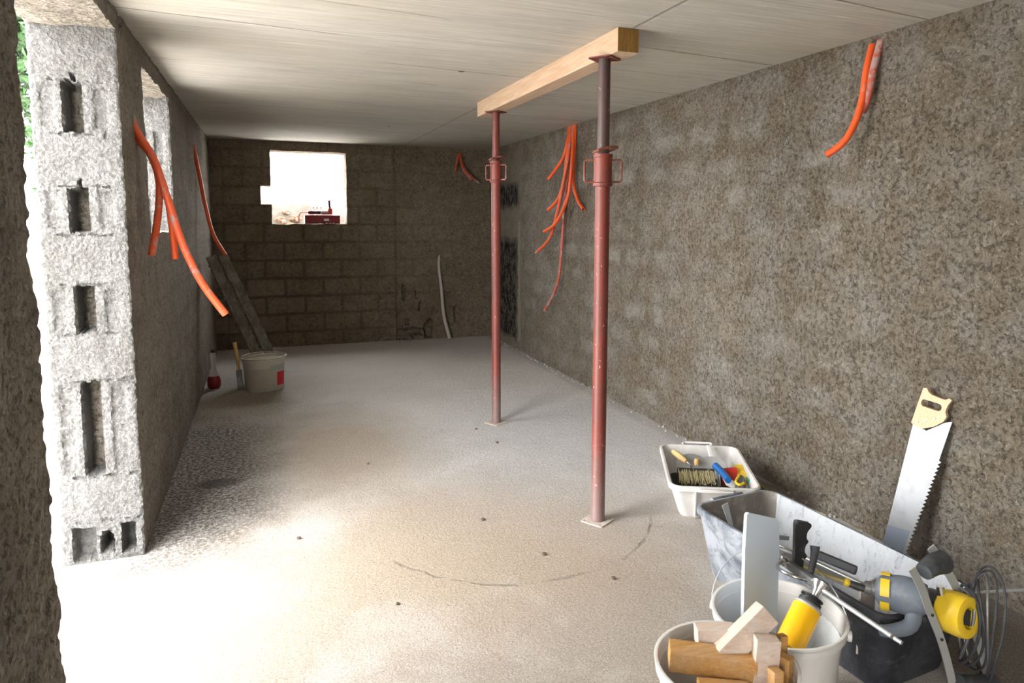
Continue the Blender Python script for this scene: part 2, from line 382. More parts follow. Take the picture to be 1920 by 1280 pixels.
def BM(): return bmesh.new()
def box(bm, x0, x1, y0, y1, z0, z1, bev=0, mi=0):
    r = bmesh.ops.create_cube(bm, size=1)
    vs = r['verts']
    for v in vs: v.co = Vector(((x0+x1)/2+v.co.x*(x1-x0), (y0+y1)/2+v.co.y*(y1-y0), (z0+z1)/2+v.co.z*(z1-z0)))
    fs = {f for v in vs for f in v.link_faces}
    for f in fs: f.material_index = mi
    if bev:
        es = list({e for v in vs for e in v.link_edges})
        bmesh.ops.bevel(bm, geom=es, offset=bev, segments=2, affect='EDGES', profile=.6)
    return bm
def frame(d, upv=(0, 0, 1)):
    d = Vector(d).normalized(); u = Vector(upv)
    if abs(d.dot(u.normalized())) > .98: u = Vector((1, 0, 0))
    s = d.cross(u).normalized(); t = s.cross(d).normalized()
    return d, s, t
def obox(bm, a, b, wd, ht, upv=(0, 0, 1), bev=0, taper=1.):
    """bar from a to b: wd across, ht along upv"""
    a = Vector(a); b = Vector(b); d, s, t = frame(b-a, upv)
    tmp = BM(); vs = []
    for p, k in ((a, 1.), (b, taper)):
        for sx, tx in ((-1, -1), (1, -1), (1, 1), (-1, 1)): vs.append(tmp.verts.new(p+s*sx*wd/2*k+t*tx*ht/2*k))
    for q in ((0, 1, 2, 3), (7, 6, 5, 4), (0, 4, 5, 1), (1, 5, 6, 2), (2, 6, 7, 3), (3, 7, 4, 0)): tmp.faces.new([vs[i] for i in q])
    if bev: bmesh.ops.bevel(tmp, geom=tmp.edges[:], offset=bev, segments=2, affect='EDGES', profile=.6)
    merge(bm, tmp); return bm
def merge(bm, tmp):
    me = bpy.data.meshes.new('t'); tmp.to_mesh(me); tmp.free(); bm.from_mesh(me); bpy.data.meshes.remove(me)
def spline(pts, n=8):
    P = [Vector(p) for p in pts]; out = []
    for i in range(len(P)-1):
        p0 = P[max(i-1, 0)]; p1 = P[i]; p2 = P[i+1]; p3 = P[min(i+2, len(P)-1)]
        for k in range(n):
            t = k/n
            out.append(.5*((2*p1)+(-p0+p2)*t+(2*p0-5*p1+4*p2-p3)*t*t+(-p0+3*p1-3*p2+p3)*t**3))
    out.append(P[-1]); return out
def tube(bm, pts, r, seg=12, cap=True, smooth_n=0, hollow=0, closed=False, mi=0):
    if smooth_n: pts = spline(pts, smooth_n)
    P = [Vector(p) for p in pts]; n = len(P)
    R = r if isinstance(r, (list, tuple)) else [r]*n
    if len(R) != n: R = [R[0]+(R[-1]-R[0])*i/(n-1) for i in range(n)]
    rings = []; s = None
    for i in range(n):
        if closed: d = P[(i+1) % n]-P[i-1]
        else: d = P[min(i+1, n-1)]-P[max(i-1, 0)]
        d.normalize()
        if s is None: s = d.orthogonal().normalized()
        s = (s-d*s.dot(d)).normalized(); t = d.cross(s)
        rings.append([bm.verts.new(P[i]+(s*cos(2*pi*k/seg)+t*sin(2*pi*k/seg))*R[i]) for k in range(seg)])
    fs = []
    for i in range(n if closed else n-1):
        a, b = rings[i], rings[(i+1) % n]
        for k in range(seg): fs.append(bm.faces.new((a[k], a[(k+1) % seg], b[(k+1) % seg], b[k])))
    if cap and not closed:
        fs.append(bm.faces.new(rings[0][::-1]))
        if hollow:
            d = (P[-1]-P[-2]).normalized(); c = P[-1]
            inn = [bm.verts.new(c+(v.co-c)*(1-hollow)) for v in rings[-1]]
            dp = [bm.verts.new(v.co-d*R[-1]*2) for v in inn]
            for k in range(seg):
                fs.append(bm.faces.new((rings[-1][k], rings[-1][(k+1) % seg], inn[(k+1) % seg], inn[k])))
                fs.append(bm.faces.new((inn[k], inn[(k+1) % seg], dp[(k+1) % seg], dp[k])))
            fs.append(bm.faces.new(dp))
        else: fs.append(bm.faces.new(rings[-1]))
    for f in fs: f.material_index = mi
    return bm
def lathe(bm, prof, a, axis=(0, 0, 1), seg=32, sx=1., sy=1., rot=0., closed_prof=False):
    """prof: list of (radius, height) along axis from point a"""
    a = Vector(a); d = Vector(axis).normalized()
    if abs(d.z) > .999: s = Vector((cos(rot), sin(rot), 0)); t = Vector((-sin(rot), cos(rot), 0))
    else: d, s, t = frame(d)
    rings = []
    for r, h in prof:
        if r < 1e-6: rings.append([bm.verts.new(a+d*h)])
        else: rings.append([bm.verts.new(a+d*h+(s*cos(2*pi*k/seg)*sx+t*sin(2*pi*k/seg)*sy)*r) for k in range(seg)])
    pairs = list(zip(rings, rings[1:])); 
    if closed_prof: pairs.append((rings[-1], rings[0]))
    for A, B in pairs:
        for k in range(seg):
            q = []
            for v in (A[k % len(A)], A[(k+1) % len(A)], B[(k+1) % len(B)], B[k % len(B)]):
                if v not in q: q.append(v)
            if len(q) > 2: bm.faces.new(q)
    if not closed_prof:
        for R in (rings[0], rings[-1]):
            if len(R) > 2: bm.faces.new(R)
    return bm
def prism(bm, out, o, ex, ey, n, th, holes=()):
    """outline (list of 2D points) in plane o,ex,ey extruded by n*th"""
    o = Vector(o); ex = Vector(ex); ey = Vector(ey); n = Vector(n)
    loops = [out]+list(holes); tmp = BM(); L = []
    for lp in loops: L.append([tmp.verts.new(o+ex*x+ey*y) for x, y in lp])
    es = []
    for lp in L:
        for i in range(len(lp)): es.append(tmp.edges.new((lp[i], lp[(i+1) % len(lp)])))
    if holes: fs = [g for g in bmesh.ops.triangle_fill(tmp, edges=es, use_beauty=True)['geom'] if isinstance(g, bmesh.types.BMFace)]
    else: fs = [tmp.faces.new(L[0])]
    r = bmesh.ops.extrude_face_region(tmp, geom=fs)
    for v in [g for g in r['geom'] if isinstance(g, bmesh.types.BMVert)]: v.co += n*th
    merge(bm, tmp); return bm
def rrect(w_, h_, r, n=5):
    pts = []
    for cx, cy, a0 in ((w_/2-r, h_/2-r, 0), (-w_/2+r, h_/2-r, pi/2), (-w_/2+r, -h_/2+r, pi), (w_/2-r, -h_/2+r, 3*pi/2)):
        for k in range(n+1): a = a0+pi/2*k/n; pts.append((cx+r*cos(a), cy+r*sin(a)))
    return pts
def bridge(bm, A, B, mi=0):
    n = len(A)
    for k in range(n): bm.faces.new((A[k], A[(k+1) % n], B[(k+1) % n], B[k])).material_index = mi
def disp(v, sc, amp, seed=0):
    p = Vector(v)*sc+Vector((seed, seed*1.7, seed*.3))
    return Vector((noise.noise(p), noise.noise(p+Vector((31, 0, 0))), noise.noise(p+Vector((0, 47, 0)))))*amp
def rough_box(bm, x0, x1, y0, y1, z0, z1, res=.02, amp=.006, sc=28, amp2=.008, sc2=6):
    tmp = BM(); nx, ny, nz = [max(1, round((b-a)/res)) for a, b in ((x0, x1), (y0, y1), (z0, z1))]
    def grid(f, na, nb):
        g = [[tmp.verts.new(f(i/na, j/nb)) for j in range(nb+1)] for i in range(na+1)]
        for i in range(na):
            for j in range(nb): tmp.faces.new((g[i][j], g[i+1][j], g[i+1][j+1], g[i][j+1]))
    X = lambda t: x0+(x1-x0)*t
    Y = lambda t: y0+(y1-y0)*t
    Z = lambda t: z0+(z1-z0)*t
    for q in (x0, x1): grid(lambda a, b, q=q: (q, Y(a), Z(b)), ny, nz)
    for q in (y0, y1): grid(lambda a, b, q=q: (X(a), q, Z(b)), nx, nz)
    for q in (z0, z1): grid(lambda a, b, q=q: (X(a), Y(b), q), nx, ny)
    bmesh.ops.remove_doubles(tmp, verts=tmp.verts[:], dist=1e-5)
    for v in tmp.verts: v.co += disp(v.co, sc, amp)+disp(v.co, sc2, amp2, 5)
    merge(bm, tmp); return bm

# ------------------------------------------------------------------ the shell
XL, XR, YB, H = -.56, 2.714, 8.72, 2.4
TH = .32
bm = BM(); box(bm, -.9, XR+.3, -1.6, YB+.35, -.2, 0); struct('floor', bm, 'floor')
bm = BM(); box(bm, -.9, XR+.3, -1.6, YB+.35, H, H+.22); struct('ceiling', bm, 'ceiling')
bm = BM(); box(bm, XR, XR+.3, -1.6, YB+.35, -.1, H+.1)
struct('wall_right', bm, 'right')
bm = BM(); box(bm, -.88, XR+.3, -1.85, -1.6, -.1, H+.2); struct('wall_rear', bm, 'right')

# left wall: a doorway the daylight pours through, a window further on
D0, D1 = 2.15, 3.48
W0, W1, WZ0, WZ1 = 4.16, 5.22, 1.44, 2.295
bm = BM()
rough_box(bm, XL-TH, XL, -.25, 1.7, -.05, H+.02, .06, .003)
box(bm, XL-TH, XL, -1.7, -1.25, -.05, H+.02)
rough_box(bm, XL-TH, XL, -1.3, -.2, 2.2, H+.02, .06, .003)
rough_box(bm, XL-TH, XL, 1.68, D0, -.05, H+.02, .0125, .009, 34, .012, 7)
rough_box(bm, XL-TH, XL, D0-.02, D1+.06, 2.315, H+.02, .0125, .005)
rough_box(bm, XL-TH, XL, D1+.13, W0, -.05, H+.02, .02, .004)
rough_box(bm, XL-TH, XL, W0-.02, W1+.15, -.05, WZ0, .02, .004)
rough_box(bm, XL-TH, XL, W0-.02, W1+.15, WZ1, H+.02, .0125, .005)
rough_box(bm, XL-TH, XL, W1+.13, YB+.1, -.05, H+.02, .03, .004)
struct('wall_left', bm, 'left')

# jamb ends where sawn hollow blocks show their cells: height-field skins
def jamb(y, z0, z1, cells, res=.006, depth=.2, seed=0):
    bm = BM(); nx = int(TH/res); nz = int((z1-z0)/res)
    def dep(u, z):
        d = 0.
        for (ua, ub, za, zb, dd, e) in cells:
            wz = .012*noise.noise(Vector((u*30, z*9, seed)))+.006*noise.noise(Vector((u*80, z*80, seed)))
            k = min(u-ua, ub-u, z+wz-za, zb-z+wz)/e
            if k > 0: d = max(d, dd*min(1, k))
        return d
    g = []
    for i in range(nx+1):
        row = []
        for j in range(nz+1):
            u = TH*i/nx; z = z0+(z1-z0)*j/nz
            edge = min(u, TH-u)/.012
            d = dep(u, z)+(0 if edge > 1 else (1-edge)**2*.006)
            p = Vector((XL-u, y+d, z))
            k = disp(p, 85, .0045)+disp(p, 22, .004, 3)
            row.append(bm.verts.new(p+k))
        g.append(row)
    bk = {}
    for i in range(nx):
        for j in range(nz): bm.faces.new((g[i][j], g[i][j+1], g[i+1][j+1], g[i+1][j]))
    # sides wrap back into the wall
    for i, xx in ((0, XL), (nx, XL-TH)):
        prev = g[i]
        for s in range(1, 15):
            cur = []
            for j in range(nz+1):
                p = Vector((xx, y+depth*s/14, z0+(z1-z0)*j/nz))
                cur.append(bm.verts.new(p+disp(p, 34, .006)+disp(p, 6, .006, 5)))
            for j in range(nz): 
                f = bm.faces.new((prev[j], prev[j+1], cur[j+1], cur[j])); f.material_index = 1 if i == 0 else 0
            prev = cur
    return bm
cells = []
def course(za, zb, centre=.15):
    cells.append((.137, .206, za, zb, centre, .006))
    cells.append((.035, .100, za+.01, zb-.01, .011, .012))
    cells.append((.232, .292, za+.01, zb-.01, .011, .012))
for za, zb in ((1.882, 2.085), (1.462, 1.650), (1.035, 1.235)): course(za, zb)
course(.605, .815); course(.40, .625)
for za in (2.09, 1.872, 1.656, 1.451, 1.24, 1.025, .818, .39, .185):   # mortar joints
    cells.append((.05 if za > 1 else .0, .26, za-.005, za+.005, .012, .005))
cells += [(.155, .172, 2.085, 2.125, .05, .008), (.155, .172, 1.650, 1.69, .05, .008)]
cells += [(.03, .09, .02, .165, .09, .012), (.118, .17, .035, .12, .14, .012), (.185, .275, .01, .165, .07, .012), (.125, .16, .08, .14, .06, .015)]
struct('wall_pillar', jamb(D1, -.01, 2.33, cells), ['reveal', 'left'])
c2 = [(.13, .21, 1.88, 2.08, .05, .01), (.035, .1, 1.88, 2.08, .015, .01), (.23, .29, 1.88, 2.08, .015, .01), (.13, .21, 1.45, 1.65, .05, .01), (0, .3, 1.655, 1.665, .01, .004), (0, .3, 1.87, 1.88, .01, .004)]
struct('wall_jamb', jamb(W1, WZ0-.01, WZ1+.01, c2, .01, .2, 3), ['reveal', 'left'])

# back wall: block courses, stepped window hole and broken hollow blocks low on the right
def inhole(x, z):
    return (.075 < x < .925 and 1.45 < z < 2.295) or (-.035 < x < .08 and 1.67 < z < 1.895)
broken = [(1.50, 1.62, .0, .14, .10), (1.60, 1.80, .06, .15, .09), (1.68, 1.71, .0, .06, .05), (1.83, 1.93, .02, .20, .09), (1.88, 1.94, .15, .25, .07), (1.56, 1.60, .5, .70, .05), (1.72, 1.735, .5, .62, .04), (1.77, 1.785, .36, .47, .04), (2.22, 2.24, .22, .40, .04), (1.60, 1.64, .20, .27, .05)]
def backz(x, z):
    d = 0.
    if x < 1.5:
        k = (z-1.45)/.2125; f = abs(k-round(k))*.2125
        gate = .5+.9*noise.noise(Vector((x*1.8, z*1.8, 0)))
        if f < .008: d = max(d, .012*gate)
        row = math.floor(k); off = .417 if row % 2 == 0 else .417+.215
        q = (x-off)/.43; fx = abs(q-round(q))*.43
        if fx < .008: d = max(d, .014*gate)
    else:
        d = -.035
        for xa, xb, za, zb, dd in broken:
            w_ = .015*noise.noise(Vector((x*40, z*40, 2)))
            if xa+w_ < x < xb-w_ and za+w_ < z < zb-w_: d = dd-.035
    return d
bm = BM(); res = .0125; nx = int((XR-XL)/res)+1; nz = int(H/res)+1; g = {}
for i in range(nx+1):
    for j in range(nz+1):
        x = XL+(XR-XL)*i/nx; z = H*j/nz
        p = Vector((x, YB+backz(x, z), z)); g[i, j] = bm.verts.new(p+disp(p, 30, .003)+disp(p, 8, .006, 2))
for i in range(nx):
    for j in range(nz):
        x = XL+(XR-XL)*(i+.5)/nx; z = H*(j+.5)/nz
        if inhole(x, z): continue
        bm.faces.new((g[i, j], g[i+1, j], g[i+1, j+1], g[i, j+1]))
y0, y1 = YB+.012, YB+.33
rough_box(bm, XL-.3, .07, y0+.1, y1, -.05, 1.66, .05, .003); rough_box(bm, XL-.3, -.035, y0+.1, y1, 1.66, 1.90, .05, .003)
rough_box(bm, XL-.3, .07, y0+.1, y1, 1.90, H+.05, .05, .003); rough_box(bm, .93, XR+.2, y0+.1, y1, -.05, H+.05, .05, .003)
rough_box(bm, .05, .95, y0+.1, y1, 2.30, H+.05, .05, .003); rough_box(bm, .05, .95, y0+.1, y1, -.05, 1.445, .05, .003)
for a in ((.925, .97, 1.42, 2.32), (.03, .075, 1.89, 2.32), (.03, .075, 1.42, 1.67), (-.08, -.035, 1.65, 1.91)): rough_box(bm, a[0], a[1], y0, y1, a[2], a[3], .0125, .003)
for a in ((.05, .95, 2.295, 2.33), (.05, .95, 1.41, 1.447), (-.06, .075, 1.892, 1.92), (-.06, .075, 1.64, 1.668)): rough_box(bm, a[0], a[1], y0, y1, a[2], a[3], .0125, .003)
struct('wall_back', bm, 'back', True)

# ------------------------------------------------------------------ outdoors
bm = BM(); box(bm, -60, 60, -30, 90, -.5, -.2); 
struct('ground', bm, 'outside_ground')
bm = BM()
n = 60
g = [[None]*(n+1) for _ in range(n+1)]
for i in range(n+1):
    for j in range(n+1):
        x = -1+6*i/n; y = 13+6*j/n
        h = 2.1*max(0, sin(pi*min(1, j/n*1.1)))**.8*(1+.25*noise.noise(Vector((x*.6, y*.6, 0))))+.16*noise.noise(Vector((x*2.4, y*2.4, 1)))+.08*noise.noise(Vector((x*7, y*7, 1)))
        edge = min(1, min(i, n-i)/10)
        g[i][j] = bm.verts.new((x, y, -.25+h*edge))
for i in range(n):
    for j in range(n): bm.faces.new((g[i][j], g[i+1][j], g[i+1][j+1], g[i][j+1]))
solo('earth_mound', bm, 'earth', (0, 16, -.2), 'bank of rubble and soil seen through the far window', 'mound', smooth=True)
def mound_z(x, y):
    j = (y-13)/6; i = (x+1)/6
    h = 2.1*max(0, sin(pi*min(1, j*1.1)))**.8*(1+.25*noise.noise(Vector((x*.6, y*.6, 0))))+.16*noise.noise(Vector((x*2.4, y*2.4, 1)))+.08*noise.noise(Vector((x*7, y*7, 1)))
    return -.25+h*min(1, min(i, 1-i)*6)
for k, (x, y, r, pl) in enumerate(((.30, 14.62, .10, 'far left'), (.44, 14.55, .08, 'left'), (.56, 14.75, .11, 'largest, central'), (.72, 14.6, .07, 'right'), (.40, 14.8, .07, 'rear left'), (.90, 14.8, .07, 'far right'))):
    z = mound_z(x, y)+r*.3
    bm = BM(); bmesh.ops.create_icosphere(bm, subdivisions=3, radius=r)
    for v in bm.verts: v.co = v.co*(1+.5*noise.noise(v.co*14+Vector((k, 0, 0)))); v.co.z *= .7; v.co += Vector((x, y, z))
    solo('clay_lump', bm, 'rock_orange', (x, y, z-r*.6), 'orange clay lump on the rubble bank beyond the far window', 'rock', 'clay lumps on the rubble bank')
# tree outside the doorway, seen in the slit beside the pillar
t = thing('leafy_tree', (-2.9, 9.6, -.2), 'bright green leafy tree outside the left doorway', 'tree')
bm = BM(); tube(bm, [(-2.9, 9.6, -.2), (-2.85, 9.6, 1.6), (-2.7, 9.7, 3.2)], [.11, .03], 10, smooth_n=4); obj('trunk', bm, 'bark', t, True)
bm = BM(); random.seed(3)
for k in range(6500):
    c = Vector((-2.6, 9.7, 3.6))+Vector((random.gauss(0, .65), random.gauss(0, .65), random.gauss(0, .62)))
    d = Vector((random.gauss(0, 1), random.gauss(0, 1), random.gauss(0, .6)-.3)).normalized(); s = d.orthogonal().normalized(); s.rotate(Quaternion(d, random.random()*6))
    L = random.uniform(.09, .16); w_ = L*.28; nn = s.cross(d)*.012
    q = [c, c+d*L*.5+s*w_+nn, c+d*L, c+d*L*.5-s*w_+nn]
    bm.faces.new([bm.verts.new(p) for p in q])
obj('foliage', bm, 'leaf', t)

# ------------------------------------------------------------------ timber beam on two steel props
BZ = 2.293
bm = BM(); box(bm, 1.524, 1.633, 2.935, 5.21, BZ, H, .004)
for f in bm.faces: f.material_index = 1 if f.normal.y < -.9 else 0
for v in bm.verts: v.co += disp(v.co, 3, .002)
solo('timber_beam', bm, ['beam', 'beam_end'], (1.578, 4.07, BZ), 'pale squared timber beam clamped against the ceiling by two steel props', 'beam')

def prop(x, y, ro, ri, ztop, zc, rotp, label, inner, side):
    t = thing('steel_prop', (x, y, 0), label, 'prop', 'red steel props under the timber beam')
    def plate(z, s, rot, nm, m):
        b = BM(); o = Vector((x, y, z)); ex = Vector((cos(rot), sin(rot), 0)); ey = Vector((-sin(rot), cos(rot), 0))
        hs = []
        for hx, hy in ((-.7, -.7), (.7, -.7), (.7, .7), (-.7, .7)):
            hs.append([(hx*s/2+.007*cos(a*pi/4), hy*s/2+.007*sin(a*pi/4)) for a in range(8)])
        prism(b, rrect(s, s, .012, 3), o, ex, ey, (0, 0, 1), .006, hs); obj(nm, b, m, t)
    plate(0.0, .13, rotp, 'base_plate', 'plate')
    plate(ztop-.006, .12, rotp+.1, 'top_plate', 'prop')
    b = BM(); lathe(b, [(ro*1.05, .006), (ro*1.05, .02), (ro, .024), (ro, zc)], (x, y, 0), seg=28); obj('outer_tube', b, 'prop', t, True)
    b = BM(); lathe(b, [(ri, zc-.05), (ri, ztop-.006)], (x, y, 0), seg=24)
    obj('inner_tube', b, inner, t, True)
    b = BM(); rs = ro*1.32
    lathe(b, [(ro*1.05, zc-.012), (rs, zc-.01), (rs, zc+.004), (ro*1.22, zc+.008)]+[(ro*(1.22+.03*(k % 2)), zc+.012+k*.012) for k in range(9)]+[(ro*1.24, zc+.125), (rs, zc+.128), (rs, zc+.142), (ri*1.02, zc+.145)], (x, y, 0), seg=28)
    obj('adjusting_collar', b, 'prop', t, True)
    ca, sa = cos(side), sin(side)
    for sg in (-1, 1):
        b = BM(); w0, w1 = rs*.9*sg, (rs+.042)*sg
        q = [(w0, zc+.115), (w1-.008*sg, zc+.115), (w1, zc+.107), (w1, zc+.018), (w1-.008*sg, zc+.01), (w0, zc+.01)]
        tube(b, [(x+ca*a, y+sa*a, z) for a, z in q], .0055, 8); obj('collar_handle', b, 'prop_ring', t, True)
    b = BM(); pts = []
    for k in range(19):
        a = -2.3+k*4.4/18
        pts.append((x+.012+.058*cos(a), y+.050*sin(a), zc+.165+.014*cos(a+.6)-.004*k/18))
    pts = [(x-.05, y-.0, zc+.150)]+[(x-.045, y-.045, zc+.158)]+pts[1:]
    tube(b, pts, .0068, 8, smooth_n=3); obj('locking_pin', b, 'prop_ring', t, True)
    return t
prop(1.574, 4.9, .0335, .026, BZ, 1.80, .5, 'red steel prop standing farther away, under the far end of the timber beam', 'prop_inner_far', YAW*-1-.5)
prop(1.534, 3.085, .0355, .029, BZ, 1.70, .55, 'nearer reddish steel prop with a dark upper tube, under the near end of the beam', 'prop_inner', -YAW-.05)

# ------------------------------------------------------------------ conduits
def conduit(name, pts, r, m, label, group=None, cat='conduit', r1=None, stub=None):
    L = Vector(pts[0]); t = thing(name, L, label, cat, group)
    b = BM(); tube(b, pts, [r, r1 or r], 14, smooth_n=8, hollow=.22); obj('pipe', b, m, t, True)
    if stub:
        b = BM(); tube(b, stub, r*.8, 10); obj('wall_stub', b, 'grey_stub', t, True)
    return t
G1 = 'orange conduits hanging beside the left window'
conduit('electrical_conduit', [(-0.57, 3.87, 1.961), (-0.555, 3.86, 1.912), (-0.508, 3.86, 1.838), (-0.473, 3.86, 1.715), (-0.483, 3.86, 1.547), (-0.52, 3.86, 1.345)], .0155, 'orange_dusty', 'plaster-flecked orange conduit on the left wall that curls back left, leftmost of three', G1, r1=.0175)
conduit('electrical_conduit', [(-0.57, 3.89, 1.956), (-0.553, 3.89, 1.897), (-0.498, 3.89, 1.811), (-0.448, 3.89, 1.651), (-0.429, 3.89, 1.469), (-0.421, 3.89, 1.322)], .0155, 'orange', 'shorter straight orange conduit hanging middle of three beside the left window', G1)
conduit('electrical_conduit', [(-0.567, 3.84, 1.985), (-0.55, 3.84, 1.928), (-0.487, 3.84, 1.805), (-0.432, 3.84, 1.599), (-0.378, 3.84, 1.39), (-0.302, 3.84, 1.203), (-0.201, 3.84, 1.041)], .0165, 'orange_dusty', 'longest orange conduit sweeping far right off the left wall beside the window', G1, r1=.019, stub=[(-.575, 3.84, 2.03), (-.56, 3.84, 1.965)])
conduit('electrical_conduit', [(-0.575, 6.97, 2.178), (-0.557, 6.97, 2.077), (-0.53, 6.97, 1.89), (-0.494, 6.97, 1.632), (-0.439, 6.97, 1.369), (-0.345, 6.97, 1.185)], .0165, 'orange', 'single orange conduit hanging on the left wall above the leaning boards', stub=[(-.58, 6.97, 2.24), (-.57, 6.97, 2.17)])
G2 = 'orange conduits bunched at the ceiling between the props'
RC_ = dict(
 RA=([(2.72, 6.189, 2.41), (2.684, 6.155, 2.255), (2.654, 6.196, 2.099), (2.614, 6.295, 1.989), (2.574, 6.359, 1.91)], 'orange', 'shortest orange conduit of the ceiling bunch, its end pointing left highest up'),
 RB=([(2.72, 6.164, 2.41), (2.684, 6.153, 2.181), (2.664, 6.188, 1.883), (2.634, 6.27, 1.709), (2.594, 6.416, 1.612)], 'orange', 'orange conduit of the ceiling bunch ending second highest on its left side'),
 RC=([(2.72, 6.065, 2.41), (2.654, 5.962, 2.163), (2.624, 5.936, 1.914), (2.604, 5.97, 1.702), (2.574, 6.162, 1.489), (2.544, 6.386, 1.404)], 'orange', 'orange conduit crossing the others of the ceiling bunch and ending midway down left'),
 RD=([(2.72, 6.139, 2.41), (2.664, 6.081, 2.125), (2.634, 6.143, 1.841), (2.614, 6.22, 1.591), (2.594, 6.369, 1.337), (2.554, 6.627, 1.184)], 'orange_dusty', 'plaster-tipped orange conduit of the ceiling bunch, reaching farthest left'),
 RE=([(2.72, 6.09, 2.41), (2.694, 6.099, 2.127), (2.684, 6.17, 1.843), (2.674, 6.204, 1.591), (2.664, 6.225, 1.248), (2.644, 6.276, 0.897), (2.604, 6.508, 0.601)], 'orange_plastered', 'long reddish plaster-coated conduit hanging lowest of the ceiling bunch'),
 RF=([(2.72, 6.041, 2.41), (2.674, 5.97, 2.164), (2.664, 5.964, 1.873), (2.674, 5.887, 1.706), (2.674, 5.757, 1.617)], 'orange', 'short orange conduit of the ceiling bunch ending to the right'))
for p, m, l in RC_.values(): conduit('electrical_conduit', p, .0155, m, l, G2)
conduit('electrical_conduit', [(2.72, 2.624, 2.36), (2.674, 2.607, 2.241), (2.654, 2.604, 2.104), (2.624, 2.609, 1.997), (2.584, 2.634, 1.903), (2.534, 2.69, 1.843)], .0165, 'orange', 'bright orange conduit curling left at the top of the near right wall', 'conduits on the near right wall')
conduit('electrical_conduit', [(2.72, 2.575, 2.37), (2.684, 2.575, 2.239), (2.674, 2.588, 2.117), (2.668, 2.612, 2.041)], .0175, 'orange_plastered', 'short plaster-caked conduit close behind the curling one on the near right wall', 'conduits on the near right wall')
G3 = 'short conduits at the top of the back wall'
conduit('electrical_conduit', [(2.314, 8.70, 2.342), (2.275, 8.65, 2.265), (2.229, 8.61, 2.103)], .014, 'orange_dusty', 'shortest reddish conduit at the top of the back wall, pointing left', G3)
conduit('electrical_conduit', [(2.314, 8.70, 2.336), (2.327, 8.64, 2.22), (2.398, 8.6, 2.088), (2.528, 8.57, 1.97)], .014, 'orange_plastered', 'longest grey-tipped conduit at the top of the back wall, reaching right', G3)
conduit('electrical_conduit', [(2.32, 8.70, 2.336), (2.311, 8.63, 2.252), (2.34, 8.59, 2.131), (2.419, 8.53, 2.012)], .014, 'orange_dusty', 'middle one of the three conduits at the top of the back wall', G3)
conduit('electrical_conduit', [(2.042, 8.70, 1.064), (2.026, 8.66, 0.918), (2.053, 8.64, 0.615), (2.073, 8.62, 0.31), (2.139, 8.59, 0.01)], .014, 'white_pipe', 'grey-white conduit rising from the floor against the back wall', r1=.024)

# ------------------------------------------------------------------ far left group
def bucket(t, c, r, h, rb, m, sy=1., rot=0., lip=.008, inner='bucket'):
    b = BM(); th = .004
    lathe(b, [(0, .004), (rb*.97, .0), (rb, .006), (r-.012, h-.035), (r-.011, h-.034), (r-.001, h-.032), (r+.001, h-.012), (r-.006, h-.010), (r+lip*.3, h-.008), (r+lip*.4, h-.001), (r, h), (r-.006, h-.001), (r-.008, h-.01), (rb-.006, .012), (0, .012)], c, seg=48, sy=sy, rot=rot)
    return obj('bucket_body', b, m, t, True)
c = (-.05, 6.60, 0)
t = thing('plastic_bucket', c, 'off-white oval bucket with a red label square by the far left wall', 'bucket')
bucket(t, c, .19, .30, .165, 'bucket_old', .72, .29)
b = BM(); lathe(b, [(0, .285), (.12, .283), (.182, .278)], c, seg=40, sy=.72, rot=.29)
for v in b.verts: v.co.z += .012*noise.noise(v.co*30)
obj('contents', b, 'bucket_lid', t, True)
b = BM(); pts = [(c[0]+.195*cos(a)*cos(.29)-.14*sin(a)*sin(.29), c[1]+.195*cos(a)*sin(.29)+.14*sin(a)*cos(.29), .30+.012*sin(a*1)) for a in [-.5+k*pi/12 for k in range(13)]]
tube(b, pts, .005, 8); obj('handle', b, 'bucket_old', t, True)
def onbucket(c, rtop, rbot, h, sy, rot, a0, a1, z0, z1, off=.0015, n=8):
    b = BM(); rows = []
    for z in (z0, z1):
        r = rbot+(rtop-.012-rbot)*z/(h-.035)+off
        row = []
        for k in range(n+1):
            a = a0+(a1-a0)*k/n; u, v = r*cos(a), r*sin(a)*sy
            row.append(b.verts.new((c[0]+u*cos(rot)-v*sin(rot), c[1]+u*sin(rot)+v*cos(rot), z)))
        rows.append(row)
    for k in range(n): b.faces.new((rows[0][k], rows[0][k+1], rows[1][k+1], rows[1][k]))
    r = bmesh.ops.extrude_face_region(b, geom=b.faces[:])
    cc = Vector((c[0], c[1], 0))
    for g_ in r['geom']:
        if isinstance(g_, bmesh.types.BMVert):
            d = g_.co-cc; d.z = 0; g_.co += d.normalized()*.0012
    return b
obj('label', onbucket(c, .19, .165, .30, .72, .29, -1.12, -.52, .045, .165), 'label_red', t)
obj('label', onbucket(c, .19, .165, .30, .72, .29, -1.48, -.55, .185, .235), 'label_faint', t)

t = thing('wooden_handle_tool', (-.25, 6.55, 0), 'wooden tool handle propped upright against the left side of the oval bucket', 'tool')
b = BM(); tube(b, [(-.262, 6.70, .16), (-.275, 6.72, .28), (-.292, 6.74, .415)], [.014, .018], 12, smooth_n=3); obj('handle', b, 'handle_wood', t, True)
b = BM(); obox(b, (-.252, 6.66, .0), (-.262, 6.70, .17), .05, .03, (0, 1, 0), .005); obj('tool_head', b, 'steel_dark', t)

